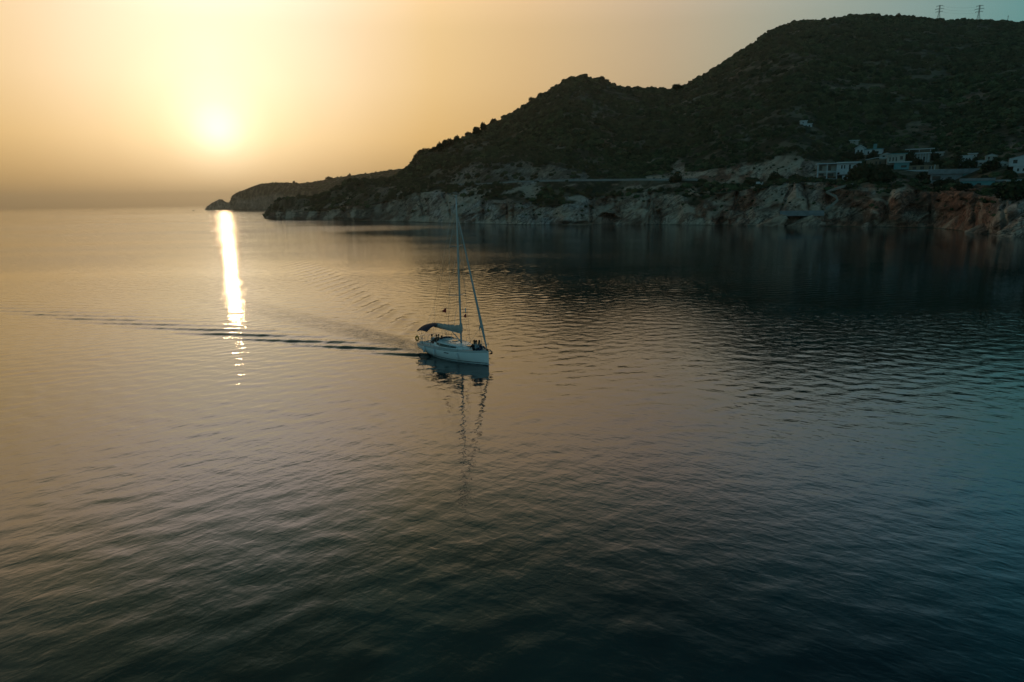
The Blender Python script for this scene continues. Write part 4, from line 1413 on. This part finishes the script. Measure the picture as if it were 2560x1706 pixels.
hbx, hbv = [-4.15, -3.2, -2, -.5, 1, 2.2, 3.2, 4.0, 4.5, 4.8], [1.30, 1.50, 1.62, 1.66, 1.56, 1.29, .92, .52, .24, .045]
beam = lambda x: smooth_ip(x, hbx, hbv)
sheer = lambda x: smooth_ip(x, [-4.15, -2, 0, 2, 3.5, 4.8], [.96, .98, 1.02, 1.10, 1.19, 1.28])
bot = lambda x: smooth_ip(x, [-4.15, -3, -1, 1, 3, 4.2, 4.6, 4.8], [.10, -.14, -.42, -.44, -.34, -.26, -.24, -.2])


def hull_y(x, z):
    t_ = max(0.0, (sheer(x) - z) / (sheer(x) - bot(x)))
    return beam(x) * max(0.0, 1 - t_ ** 2.7) ** .55


mb = MB()
xsH = list(np.linspace(XS, 4.2, 40)) + list(np.linspace(4.26, XB, 10))
tl = np.concatenate([np.linspace(0, .7, 9), np.linspace(.76, 1, 9)])
for sg in (1, -1):
    rings = []
    for x in xsH:
        rings.append([(x, sg * beam(x) * max(0.0, 1 - t_ ** 2.7) ** .55, sheer(x) - (sheer(x) - bot(x)) * t_) for t_ in tl])
    if sg == -1: rings = rings[::-1]
    mb.loft(rings)
# stem and transom faces
rim = [(XB, -beam(XB) * max(0.0, 1 - t_ ** 2.7) ** .55, sheer(XB) - (sheer(XB) - bot(XB)) * t_) for t_ in tl] + \
      [(XB, beam(XB) * max(0.0, 1 - t_ ** 2.7) ** .55, sheer(XB) - (sheer(XB) - bot(XB)) * t_) for t_ in tl[::-1]]
mb.add(rim, [list(range(len(rim)))])
rim = [(XS, -y, z) for _, y, z in [(0, beam(XS) * max(0.0, 1 - t_ ** 2.7) ** .55, sheer(XS) - (sheer(XS) - bot(XS)) * t_) for t_ in tl]] + \
      [(XS, y, z) for _, y, z in [(0, beam(XS) * max(0.0, 1 - t_ ** 2.7) ** .55, sheer(XS) - (sheer(XS) - bot(XS)) * t_) for t_ in tl[::-1]]]
mb.add(rim, [list(range(len(rim) - 1, -1, -1))])
hull = mb.build('hull', M_gel, boat)


def hull_strip(name, x0, x1, z0f, z1f, mat, parent, sides=(1, -1), off=.006, n=50):
    for sg in sides:
        rings = []
        for i in range(n + 1):
            x = x0 + (x1 - x0) * i / n
            za, zb = z0f(x), z1f(x)
            rings.append([(x, sg * (hull_y(x, za + (zb - za) * q / 3) + off), za + (zb - za) * q / 3) for q in range(4)])
        if sg == 1: rings = rings[::-1]
        MB().loft(rings).build(name, mat, parent)


hull_strip('boot_stripe', -4.05, 4.77, lambda x: .13, lambda x: .20, M_stripe, hull)
hull_strip('hull_window', .45, 1.05, lambda x: .70, lambda x: .78, M_glass, hull, n=8)
hull_strip('rubbing_strake', -4.1, 4.76, lambda x: sheer(x) - .10, lambda x: sheer(x) - .065, M_dark, hull, off=.012)
hull_strip('toe_rail', -4.12, 4.78, lambda x: sheer(x) - .015, lambda x: sheer(x) + .045, M_alu, hull, off=.004)

# deck with a cockpit well
nxd, nyd = 150, 61
xd = np.linspace(XS, XB, nxd); vd = np.linspace(-1, 1, nyd)
vs = []
for x in xd:
    for v in vd:
        y = v * beam(x)
        z = sheer(x) + .05 * (1 - v * v) - .004
        if -4.05 < x < -1.72:
            if abs(y) < .34: z = .48
            elif abs(y) < .86: z = .86
            elif abs(y) < 1.10: z += .13
        vs.append((x, y, z))
fs = [[i * nyd + j, (i + 1) * nyd + j, (i + 1) * nyd + j + 1, i * nyd + j + 1] for i in range(nxd - 1) for j in range(nyd - 1)]
deck = MB().add(vs, fs).build('deck', M_deck, boat)
for y0, y1 in ((-.84, -.36), (.36, .84)):
    MB().box((-3.9, y0, .865), (-1.8, y1, .90)).build('cockpit_seat', M_teak, boat)

# coachroof
crw = lambda x: smooth_ip(x, [-1.72, -.5, .8, 1.8, 2.6, 3.0], [1.06, 1.10, 1.0, .74, .46, .28])
crh = lambda x: smooth_ip(x, [-1.72, -.5, .8, 1.8, 2.6, 3.0], [.50, .47, .40, .27, .12, .02])


def cr_pt(x, u):
    """u 0..1 from the starboard foot over the top to the port foot"""
    w_, h_ = crw(x), crh(x); base = sheer(x) + .03
    s_ = abs(2 * u - 1); sg = -1 if u < .5 else 1
    if s_ > .62:
        q = (1 - s_) / .38
        y = w_ + .10 - .14 * q; z = base + h_ * .86 * q
    else:
        q = s_ / .62
        y = (w_ - .04) * q; z = base + h_ * (.86 + .20 * (1 - q ** 2.2))
    return (x, sg * y, z)


us = np.linspace(0, 1, 37)
rings = [[cr_pt(x, u) for u in us] for x in np.linspace(-1.72, 3.0, 34)]
mb = MB().loft(rings[::-1])
mb.add(rings[0], [list(range(len(rings[0])))])
cr = mb.build('coachroof', M_gel, boat)
for sg in (0, 1):
    rings = []
    for i in range(15):
        f = i / 14
        x = -1.35 + 2.75 * f
        ulo = .045 + (.03 * max(0, 1 - f * 6)); uhi = .155 - .02 * f
        row = []
        for q in range(4):
            u = ulo + (uhi - ulo) * q / 3
            xx, yy, zz = cr_pt(x - .0, u if sg == 0 else 1 - u)
            row.append((xx + (.12 * (1 - q / 3) if f < .1 else 0), yy + (-.012 if sg == 0 else .012), zz + .006))
        rings.append(row)
    MB().loft(rings if sg == 0 else rings[::-1]).build('side_window', M_glass, cr)
for x, w_ in ((.1, .22), (2.2, .24)):
    z = cr_pt(x, .5)[2]
    MB().box((x - .24, -w_, z - .02), (x + .24, w_, z + .05)).build('deck_hatch', M_glass, boat)
MB().box((-1.7, -.35, cr_pt(-1, .5)[2] - .03), (-.75, .35, cr_pt(-1, .5)[2] + .04)).build('companionway_hatch', M_deck, cr)
for y in (-.62, .62):
    MB().tube([(-1.0, y, cr_pt(-1, .5)[2] - .04), (-.9, y, cr_pt(-1, .5)[2] + .06), (.9, y * .95, cr_pt(.9, .5)[2] + .03), (1.0, y * .95, cr_pt(1, .5)[2] - .06)], .018, 6).build('handrail', M_teak, cr)
# folded spray hood along the aft edge of the coachroof
mb = MB()
pts = []; rr = []
for i in range(15):
    f = i / 14
    y = -1.02 + 2.04 * f
    pts.append((-1.40 - .12 * math.sin(math.pi * f), y, sheer(-1.5) + .42 + .24 * math.sin(math.pi * f) ** .6)); rr.append(.085 + .015 * math.sin(i * 1.9))
mb.tube(pts, rr, 9).build('folded_sprayhood', M_navy, boat)
for y in (-.72, .72):
    w_ = MB().tube([(-1.35, y * .98, 1.50), (-1.35, y * .98, 1.66)], [.075, .06], 10).build('winch', M_inox, boat)
for y in (-1.0, 1.0):
    MB().tube([(-2.9, y, 1.13), (-2.9, y, 1.30)], [.085, .065], 10).build('winch', M_inox, boat)

# mast and rig
MX, MZ = 1.02, 14.75
mast_x = lambda z: MX - .012 * (z - 1.4)
mpts = [(mast_x(z), 0, z) for z in np.linspace(1.42, MZ, 12)]
mast = MB().tube(mpts, [.095] * 8 + [.088, .08, .07, .055], 12, flat=.72).build('mast', M_alu, boat)
MB().tube([(mast_x(MZ), 0, MZ), (mast_x(MZ) - .45, 0, MZ + .08)], .018, 5).build('wind_vane', M_alu, mast)
MB().tube([(mast_x(MZ) + .05, 0, MZ), (mast_x(MZ) + .05, 0, MZ + .42)], .008, 5).build('antenna', M_alu, mast)
MB().box((mast_x(MZ) - .16, -.05, MZ - .03), (mast_x(MZ) + .12, .05, MZ + .05)).build('masthead', M_alu, mast)
for z in (5.9, 10.3):
    for sg in (1, -1):
        MB().tube([(mast_x(z), 0, z), (mast_x(z) - .30, sg * (.95 if z < 8 else .72), z + .06)], [.035, .02], 6).build('spreader', M_alu, mast)
wire = lambda name, pts, r=.010, mat=None: MB().tube(pts, r, 5).build(name, mat or M_inox, boat)
for sg in (1, -1):
    sp1 = (mast_x(5.9) - .30, sg * .95, 5.96); sp2 = (mast_x(10.3) - .30, sg * .72, 10.36)
    wire('shroud', [(.72, sg * 1.36, 1.08), sp1, sp2, (mast_x(13.2), sg * .04, 13.2)])
    wire('shroud', [(.82, sg * 1.30, 1.08), (mast_x(5.7), sg * .05, 5.75)])
    wire('shroud', [sp1, (mast_x(10.1), sg * .05, 10.15)], .008)
    wire('backstay', [(-4.1, sg * 1.0, 1.0), (-3.0, 0, 4.4)], .008)
wire('backstay', [(-3.0, 0, 4.4), (mast_x(MZ) - .14, 0, MZ)], .009)
# furled genoa round the forestay
fa = Vector((4.58, 0, 1.46)); fb = Vector((mast_x(13.3) + .08, 0, 13.3))
pts = []; rr = []
for i in range(45):
    f = i / 44
    pts.append(fa.lerp(fb, f) + Vector((0, 0, 0)))
    prof = ip(f, [0, .02, .10, .18, .24, .5, .8, .93, 1], [.03, .06, .10, .135, .105, .085, .055, .035, .012])
    rr.append(prof * (1 + .07 * math.sin(i * 2.1)))
genoa = MB().tube(pts, rr, 10).build('furled_genoa', M_sailc, boat)
MB().tube([(4.66, 0, 1.30), (4.62, 0, 1.42)], [.11, .10], 14).build('furling_drum', M_dark, boat)
cl = fa.lerp(fb, .155)
MB().tube([cl + Vector((0, -.06, .45)), cl + Vector((-.12, -.12, .05)), cl + Vector((-.22, -.15, -.20))], [.03, .09, .02], 7).build('clew', M_sailc, genoa)
c2 = cl + Vector((-.22, -.15, -.20))
for sg in (1, -1):
    wire('sheet', [c2, (3.0, sg * .8, 1.75), (1.3, sg * 1.15, 1.20), (-.8, sg * 1.28, 1.12)], .013, M_rope)

# boom with the mainsail in its cover
rings = []
for i in range(34):
    f = i / 33
    x = MX + .12 - 4.0 * f
    zb = 2.42 + .05 * f + .10 * math.sin(math.pi * f)
    hh = ip(f, [0, .03, .08, .2, .45, .7, .9, 1], [.95, .93, .74, .60, .50, .46, .42, .30]) * (1 + .05 * math.sin(i * 1.3))
    ww = ip(f, [0, .1, .5, 1], [.13, .20, .19, .12]) * (1 + .06 * math.sin(i * 2.3))
    ring = []
    for k in range(16):
        an = 2 * math.pi * k / 16
        cy, cz = math.sin(an), -math.cos(an)
        y = ww * cy * (1 - .25 * max(0, cz)); z = zb + hh * .5 + hh * .5 * cz
        ring.append((x, y, z - .06 * math.sin(math.pi * f)))
    rings.append(ring)
cov = MB().loft(rings[::-1], closed=True, cap=True).build('sail_cover', M_cover, boat)
boom = MB().tube([(MX - .05, 0, 2.40), (-3.05, 0, 2.52)], .065, 10).build('boom', M_alu, boat)
MB().tube([(-3.0, 0, 2.60), (-3.2, 0, 2.74), (-3.26, 0, 2.92)], [.05, .05, .03], 7).build('headboard', M_cover, boat)
MB().tube([(mast_x(1.6) - .1, 0, 1.58), (-.35, 0, 2.42)], [.05, .035], 8).build('vang', M_alu, boat)
wire('mainsheet', [(-1.9, 0, 2.46), (-1.75, .0, 1.62)], .014, M_rope)
wire('topping_lift', [(-3.15, 0, 2.6), (mast_x(MZ) - .1, 0, MZ)], .006, M_rope)
for f in (.3, .6, .9):
    for sg in (1, -1):
        wire('lazy_jack', [(MX - 3.9 * f, sg * .16, 2.85), (mast_x(8.4), sg * .05, 8.4)], .005, M_rope)

# pulpit, pushpit, stanchions and lifelines
rl = lambda x: beam(x) - .07
pulp = MB()
for sg in (1, -1):
    pulp.tube([(3.75, sg * rl(3.75), sheer(3.75)), (3.80, sg * rl(3.75), sheer(3.75) + .62), (4.35, sg * .30, sheer(4.4) + .66), (4.72, sg * .12, sheer(4.7) + .62), (4.62, sg * .07, sheer(4.6))], .016, 6)
    pulp.tube([(4.3, sg * rl(4.3) * .8, sheer(4.3)), (4.30, sg * .31, sheer(4.3) + .66)], .014, 6)
pulp.tube([(4.72, .12, sheer(4.7) + .62), (4.72, -.12, sheer(4.7) + .62)], .016, 6)
pulp.build('pulpit', M_inox, boat)
push = MB()
for sg in (1, -1):
    push.tube([(-3.0, sg * rl(-3.0), sheer(-3)), (-3.02, sg * rl(-3.0), sheer(-3) + .62), (-3.9, sg * 1.26, sheer(-4) + .64), (-4.08, sg * .9, sheer(-4) + .64), (-4.08, sg * .42, sheer(-4) + .62), (-4.08, sg * .42, sheer(-4))], .016, 6)
    push.tube([(-3.02, sg * rl(-3.0), sheer(-3) + .32), (-3.9, sg * 1.27, sheer(-4) + .33), (-4.08, sg * .9, sheer(-4) + .33), (-4.08, sg * .42, sheer(-4) + .32)], .012, 6)
    push.tube([(-3.9, sg * 1.26, sheer(-4)), (-3.9, sg * 1.26, sheer(-4) + .64)], .014, 6)
    push.tube([(-4.08, sg * .9, sheer(-4)), (-4.08, sg * .9, sheer(-4) + .64)], .014, 6)
push.build('pushpit', M_inox, boat)
for sg in (1, -1):
    for x in (-1.6, -.2, 1.2, 2.6):
        MB().tube([(x, sg * rl(x), sheer(x)), (x, sg * (rl(x) + .03), sheer(x) + .62)], .013, 6).build('stanchion', M_inox, boat)
    for hh in (.60, .31):
        wire('lifeline', [(x, sg * (rl(x) + .03), sheer(x) + hh) for x in (-3.0, -1.6, -.2, 1.2, 2.6, 3.78)], .006)
# anchor on its bow roller
an = empty('anchor_gear', (0, 0, 0)); an.parent = boat
bpy.data.objects.remove(an)
anc = MB().box((4.55, -.06, 1.26), (5.05, .06, 1.33)).build('bow_roller', M_inox, boat)
sh = MB().tube([(4.6, 0, 1.37), (5.05, 0, 1.40), (5.28, 0, 1.27), (5.34, 0, 1.12)], [.03, .04, .045, .03], 8).build('anchor', M_dark, boat)
MB().add([(5.36, 0, 1.34), (5.12, .17, 1.10), (4.90, 0, .98), (5.12, -.17, 1.10), (5.26, 0, 1.06)], [[0, 1, 4], [1, 2, 4], [2, 3, 4], [3, 0, 4], [2, 1, 0], [0, 3, 2]]).build('fluke', M_dark, sh)

# awning over the cockpit on two hoops
BX0, BX1, BWd = -3.95, -2.35, 1.42
bim_z = lambda v, f: 2.16 + .52 * (1 - abs(v) ** 2.2) + .10 * math.sin(math.pi * f) + .12 * f
rings = []
for i in range(13):
    f = i / 12
    rings.append([(BX0 + (BX1 - BX0) * f, v * BWd, bim_z(v, f)) for v in np.linspace(-1, 1, 25)])
low = [[(x, y, z - .035) for x, y, z in r] for r in rings]
mb = MB().loft(rings).loft([r[::-1] for r in low])
mb.loft([rings[0], low[0]]); mb.loft([low[-1], rings[-1]])
mb.loft([[r[0] for r in rings], [r[0] for r in low]]); mb.loft([[r[-1] for r in low], [r[-1] for r in rings]])
awn = mb.build('awning', M_navy, boat)
for x in (-3.85, -3.15, -2.45):
    f = (x - BX0) / (BX1 - BX0)
    MB().tube([(-3.12, -1.44, 1.62)] + [(x, v * BWd, bim_z(v, f) - .05) for v in np.linspace(-1, 1, 15)] + [(-3.12, 1.44, 1.62)], .013, 6).build('awning_hoop', M_inox, awn)
for sg in (1, -1):
    MB().tube([(-3.12, sg * 1.44, sheer(-3)), (-3.12, sg * 1.44, 1.64)], .018, 6).build('awning_post', M_inox, awn)

# wheel on its pedestal
ped = MB().loft([[(-3.35 - w_, -.13, z), (-3.35 + w_, -.13, z), (-3.35 + w_, .13, z), (-3.35 - w_, .13, z)] for z, w_ in ((.48, .14), (1.15, .10), (1.30, .14), (1.42, .10))], closed=True, cap=True, smooth=False).build('pedestal', M_gel, boat)
wh = MB().torus((-3.55, 0, 1.24), .46, .018, (1, 0, .12), 36, 6).build('wheel', M_inox, boat)
for k in range(5):
    an_ = 2 * math.pi * k / 5 + .3
    MB().tube([(-3.55, 0, 1.24), (-3.55 + .05 * math.sin(an_) * -1, .46 * math.cos(an_), 1.24 + .46 * math.sin(an_))], .009, 5).build('spoke', M_inox, wh)
MB().box((-4.05, -.30, .85), (-3.75, .30, .95)).build('helm_seat', M_gel, boat)
# ensign staff and stern light
MB().tube([(-4.1, .75, sheer(-4)), (-4.3, .78, 2.3)], .012, 5).build('ensign_staff', M_inox, boat)


def place(o, x, y, z, rz=0.0):
    """a separate thing carried by the boat"""
    o.matrix_world = BM @ Matrix.Translation((x, y, z)) @ Matrix.Rotation(rz, 4, 'Z')


# horseshoe life buoy on the stern rail
lb = empty('lifebuoy'); place(lb, -4.12, -1.30, 1.38, rad(95))
tag(lb, 'orange horseshoe lifebuoy hanging on the stern rail of the yacht', 'lifebuoy')
MB().torus((0, 0, 0), .20, .085, (1, 0, 0), 24, 10, rad(205), rad(515)).build('ring', M_orange, lb)
MB().box((-.03, -.03, .18), (.03, .03, .34)).build('strap', M_white, lb)
# fenders on the starboard side
for i, (x, lbx) in enumerate(((-2.55, 'pale fender hanging on the yacht hull near the stern'), (-.9, 'pale fender hanging amidships under the cabin window'), (2.1, 'pale fender hanging on the yacht hull towards the bow'))):
    fe = empty('fender'); y = -(hull_y(x, .6) + .12); place(fe, x, y, .62)
    tag(fe, lbx, 'fender', 'fenders along the yacht side')
    rings = []
    for z, r in ((-.30, .02), (-.28, .07), (-.22, .10), (.20, .10), (.27, .07), (.31, .03)):
        rings.append([(r * math.cos(k * .524), r * math.sin(k * .524), z) for k in range(12)])
    MB().loft(rings, closed=True, cap=True).build('bladder', M_fender, fe)
    MB().tube([(0, 0, .3), (0, .10, sheer(x) + .3 - .62)], .008, 5).build('line', M_rope, fe)


def flag(px_x, y, z, w_, h_, mat, name, label, rz):
    fo = empty(name); place(fo, px_x, y, z, rz)
    tag(fo, label, 'flag')
    rings = []
    for i in range(9):
        f = i / 8
        dz = -.35 * h_ * f
        rings.append([(w_ * f, .06 * math.sin(f * 5), h_ * (1 - f * .75) * .5 + dz + h_ * .1), (w_ * f, .06 * math.sin(f * 5 + .5), -h_ * (1 - f * .9) * .5 + dz * .8)])
    c_ = MB().loft(rings)
    c_.loft([[(p[0], p[1] + .008, p[2]) for p in r][::-1] for r in rings])
    c_.build('cloth', mat, fo)
    MB().tube([(0, 0, h_ * .9), (0, 0, -h_ * .9)], .008, 5).build('halyard', M_rope, fo)
    return fo


flag(.35, -1.1, 4.55, .50, .40, M_red, 'pennant', 'small red pennant flying left of the mast from the starboard shroud', rad(200))
flag(.60, 1.02, 4.35, .48, .40, M_white, 'courtesy_flag', 'small white flag flying just right of the mast', rad(160))
flag(.60, 1.02, 3.85, .28, .38, M_red, 'pennant', 'small red pennant hanging below the white flag right of the mast', rad(215))


# ------------------------------------------------------------------ people aboard
def mat_skin(n, c): return mat_simple(n, c, .6, var=.08, scale=10)


M_skin = mat_skin("skin", (0.36, 0.21, 0.14)); M_hair = mat_simple("dark hair", (0.02, 0.014, 0.01), .8)
M_c = {n: mat_simple(n + " cloth", c, .9, var=.12, scale=12, bump=.01) for n, c in dict(grey=(.30, .29, .27), black=(.018, .017, .018), brown=(.10, .055, .035), navy=(.015, .03, .08), paleblue=(.33, .42, .50), olive=(.05, .045, .03), jeans=(.03, .045, .07)).items()}


def skin_obj(name, chain, mat, parent, sub=1):
    """chain: list of (point, radius, parent index)"""
    me = bpy.data.meshes.new(name)
    me.from_pydata([tuple(c[0]) for c in chain], [(c[2], i) for i, c in enumerate(chain) if c[2] is not None], [])
    me.materials.append(mat)
    o = bpy.data.objects.new(name, me)
    COL.objects.link(o); o.parent = parent
    sk = o.modifiers.new('skin', 'SKIN'); sk.use_smooth_shade = True
    if not me.skin_vertices:
        me.attributes  # layer is made by the modifier below
        bpy.context.view_layer.objects.active = o
    lay = me.skin_vertices[0].data if me.skin_vertices else None
    if lay is None:
        bpy.ops.object.select_all(action='DESELECT'); o.select_set(True)
        bpy.context.view_layer.objects.active = o
        bpy.ops.mesh.customdata_skin_add()
        lay = me.skin_vertices[0].data
    for v, c in zip(lay, chain):
        v.radius = (c[1], c[1]) if not isinstance(c[1], tuple) else c[1]
    for v in lay: v.use_root = False
    lay[0].use_root = True
    sb = o.modifiers.new('sub', 'SUBSURF'); sb.levels = sub; sb.render_levels = sub
    return o


def person(label, x, y, z, face, lean, look, knees, feet, elbows, hands, top, legs, long_hair=False, scale=1.0, long_sleeve=False):
    """x, y, z: hips on the boat; all other points relative to the hips, +x the way the person faces"""
    root = empty('person'); place(root, x, y, z, face); root.scale = (scale,) * 3
    tag(root, label, 'person')
    V_ = Vector
    l = V_(lean)
    pel = V_((0, 0, .11)); waist = pel + V_((l.x * .15, l.y * .15, .16)); chest = pel + V_((l.x * .5, l.y * .5, .34)); neckb = pel + V_((l.x * .85, l.y * .85, .50)); head0 = pel + V_((l.x, l.y, .58)); hd = V_(look).normalized()
    head1 = head0 + V_((0, 0, .10)) + hd * .015; head2 = head1 + V_((0, 0, .09))
    ch = [(pel, (.15, .11), None), (waist, (.125, .095), 0), (chest, (.165, .105), 1), (neckb, (.075, .065), 2), (head0, (.055, .055), 3), (head1, (.082, .095), 4), (head2, (.07, .08), 5)]
    nose = head1 + hd * .105
    ch.append((nose, .012, 5))
    shirt = [(pel + V_((0, 0, -.02)), (.165, .125), None), (waist, (.145, .112), 0), (chest, (.185, .122), 1), (neckb + V_((0, 0, -.03)), (.085, .075), 2)]
    trou = [(pel + V_((0, 0, -.01)), (.170, .130), None)]
    for k, sg in enumerate((1, -1)):
        sh = chest + V_((0, sg * .19, .09)); el = pel + V_(elbows[k]); ha = pel + V_(hands[k])
        n = len(ch)
        ch += [(sh, .052, 2), (el, .038, n), (ha, .026, n + 1)]
        dr = (ha - el).normalized(); side = dr.cross(V_((0, 0, 1)))
        side = side.normalized() if side.length > .1 else V_((0, 1, 0))
        palm = ha + dr * .07
        ch.append((palm, (.034, .018), n + 2)); pi__ = n + 3
        for q, (off, ln) in enumerate(((-.030, .065), (-.010, .080), (.010, .075), (.030, .058))):
            b_ = palm + side * off + dr * .03
            ch.append((b_, .009, pi__)); ch.append((b_ + dr * ln * .5 + V_((0, 0, -.008)), .008, len(ch) - 1)); ch.append((b_ + dr * ln * .85 + V_((0, 0, -.03)), .006, len(ch) - 1))
        ch.append((palm - side * .045, .010, pi__)); ch.append((palm - side * .06 + dr * .045, .008, len(ch) - 1))
        m_ = len(shirt)
        shirt += [(sh, .066, 2), (sh.lerp(el, .7) if not long_sleeve else el, .056, m_)]
        if long_sleeve: shirt.append((el.lerp(ha, .9), .040, m_ + 1))
        hip = pel + V_((.02, sg * .09, -.03)); kn = pel + V_(knees[k]); ft = pel + V_(feet[k])
        n = len(ch)
        fd = (V_((1, 0, 0)) + (ft - kn).normalized() * .1).normalized()
        ch += [(hip, .085, 0), (hip.lerp(kn, .5), .078, n), (kn, .056, n + 1), (kn.lerp(ft, .4), .052, n + 2), (ft, .034, n + 3), (ft + fd * .12 + V_((0, 0, -.02)), (.038, .022), n + 4), (ft + fd * .19 + V_((0, 0, -.03)), (.032, .014), n + 5)]
        m_ = len(trou)
        trou += [(hip, .100, 0), (hip.lerp(kn, .5), .092, m_), (kn, .070, m_ + 1), (kn.lerp(ft, .85), .052, m_ + 2)]
    skin_obj('body', ch, M_skin, root, 2)
    skin_obj('shirt', shirt, M_c[top], root, 2)
    skin_obj('trousers', trou, M_c[legs], root, 2)
    hc = head1 + V_((0, 0, .045)) - hd * .022
    mbh = MB().ball(hc, (.098, .092, .098), 14, 9)
    if long_hair: mbh.tube([hc - hd * .05, hc - hd * .10 + V_((0, 0, -.14)), hc - hd * .11 + V_((0, 0, -.27))], [.075, .07, .03], 9)
    mbh.build('hair', M_hair, root)
    s2 = hd.cross(V_((0, 0, 1))).normalized()
    for sg in (1, -1):
        MB().ball(head1 + hd * .086 + s2 * sg * .032 + V_((0, 0, .012)), .011, 6, 4).build('eye', M_hair, root)
    return root


sit_k = [(.42, .10, .02), (.42, -.10, .02)]
sit_f = [(.45, .10, -.40), (.45, -.10, -.40)]
rest_e = [(.02, .27, .18), (.02, -.27, .18)]
rest_h = [(.26, .18, .06), (.26, -.18, .06)]
person('person in a pale grey shirt sitting at the steering wheel with back turned', -2.62, -.62, .98, rad(75), (-.02, 0, 0), (.7, .5, 0), sit_k, sit_f, rest_e, rest_h, 'grey', 'jeans')
person('dark clothed person stretching one arm along the cockpit rail', -2.18, -.42, 1.0, rad(150), (.0, .02, 0), (.3, -1, 0), [(.40, .12, .08), (.42, -.14, .04)], [(.82, .10, -.12), (.80, -.16, -.20)],
       [(-.12, .26, .22), (-.06, -.36, .34)], [(.16, .30, .04), (-.10, -.66, .26)], 'olive', 'black')
person('dark haired person seated low at the front of the cockpit', -1.62, -.30, .96, rad(170), (-.08, 0, 0), (1, -.3, 0), [(.44, .10, .04), (.44, -.12, .02)], [(.86, .10, -.06), (.88, -.12, -.10)], rest_e, rest_h, 'brown', 'black', long_hair=True)
person('person with stretched dark legs leaning back on the starboard side deck', -1.45, -.92, 1.30, rad(190), (-.22, 0, 0), (1, -.2, 0), [(.42, .08, .10), (.42, -.10, .05)], [(.82, .10, -.12), (.84, -.12, -.16)],
       [(-.16, .26, .16), (-.16, -.26, .16)], [(-.20, .30, -.08), (-.20, -.30, -.08)], 'brown', 'black', scale=.9)
person('dark clothed person on the foredeck facing the stern with raised knees', 3.38, -.40, 1.22, rad(170), (.03, 0, 0), (1, .1, 0), [(.34, .10, .26), (.34, -.10, .26)], [(.60, .10, -.04), (.60, -.10, -.04)],
       [(.16, .24, .22), (.16, -.24, .22)], [(.34, .10, .20), (.34, -.10, .20)], 'black', 'black', long_hair=True, long_sleeve=True)
person('person in a pale blue top sitting on the foredeck with back to the rail', 3.62, -.38, 1.24, rad(80), (0, 0, 0), (1, .2, 0), [(.34, .10, .22), (.34, -.10, .22)], [(.58, .10, -.06), (.58, -.10, -.06)], [(.10, .25, .20), (.10, -.25, .20)], [(.30, .12, .20), (.30, -.12, .20)], 'paleblue', 'jeans', long_sleeve=True)
person('person in a navy jacket sitting closest to the bow', 3.86, -.20, 1.25, rad(85), (0, .02, 0), (1, .4, 0), [(.34, .10, .22), (.34, -.10, .22)], [(.58, .10, -.06), (.58, -.10, -.06)], [(.10, .25, .20), (.10, -.25, .20)], [(.30, .12, .20), (.30, -.12, .20)], 'navy', 'navy', long_hair=True, long_sleeve=True)

# foam along the hull where it cuts the water
mt = bpy.data.materials.new("foam")
mt.use_nodes = True
t = NT(mt.node_tree)
P = t.node('ShaderNodeTexCoord').outputs['Object']
nz = t.noise(P, 7.0, 5, .7)
al_ = t.ramp(nz, [(.42, 0.0), (.56, .9)])
b = t.node('ShaderNodeBsdfPrincipled'); b.inputs['Base Color'].default_value = (.42, .50, .52, 1); b.inputs['Roughness'].default_value = .8
t.put(b.inputs['Alpha'], al_)
o_ = t.node('ShaderNodeOutputMaterial'); t.put(o_.inputs[0], b.outputs[0])
mb = MB()
for sg in (1, -1):
    rings = []
    for i in range(90):
        x = 4.84 - 8.9 * i / 89
        y0 = hull_y(min(x, 4.79), .02) - .05
        wd = .10 + .10 * max(0, (3 - abs(x - 1.5)) / 3) + .05 * math.sin(i * .9)
        zz = .045 + .05 * max(0, x - 3.2) / 1.6
        rings.append([(x, sg * y0, zz + .03), (x, sg * (y0 + wd * .5), zz + .02), (x, sg * (y0 + wd), zz * .5 + .01)])
    mb.loft(rings)
fo = mb.build('foam', mt); fo.matrix_world = BM
tag(fo, 'thin foam line along the waterline of the yacht', 'foam', kind='stuff')

# tiny motor boat far out on the left
p = ground(484, 527.5)
mbt = empty('motorboat', (p[0], p[1], 0), rad(15))
tag(mbt, 'tiny dark motorboat far out near the horizon left of the islet', 'boat')
rings = []
for x, bw_, zt in ((-2.6, .9, .75), (-1, 1.0, .78), (.8, .9, .9), (2, .5, 1.05), (2.7, .05, 1.15)):
    rings.append([(x, -bw_, zt), (x, -bw_ * .8, -.1), (x, 0, -.3), (x, bw_ * .8, -.1), (x, bw_, zt)])
MB().loft(rings).add(rings[0], [[0, 1, 2, 3, 4]]).add([q for r in rings for q in (r[0], r[4])], [[2 * i, 2 * i + 1, 2 * i + 3, 2 * i + 2] for i in range(4)]).build('hull', M_dark, mbt)
MB().box((-.6, -.5, .7), (.7, .5, 1.7), taper=.12).build('cabin', M_dark, mbt)
MB().box((-2.95, -.2, .2), (-2.6, .2, 1.2)).build('outboard_motor', M_dark, mbt)
#BOAT_END
# ------------------------------------------------------------------ haze
mt = bpy.data.materials.new("haze")
mt.use_nodes = True
t = NT(mt.node_tree)
pv = t.node('ShaderNodeVolumePrincipled')
pv.inputs['Color'].default_value = (0.93, 0.84, 0.70, 1)
pv.inputs['Density'].default_value = 0.000065
pv.inputs['Anisotropy'].default_value = 0.72
for k_ in ('Density Attribute', 'Color Attribute', 'Temperature Attribute'):
    pv.inputs[k_].default_value = ''
o_ = t.node('ShaderNodeOutputMaterial'); t.put(o_.inputs['Volume'], pv.outputs[0])
hz = MB().box((-21500, -21500, -3), (21500, 21500, 385)).build('haze', mt)
tag(hz, kind='stuff')
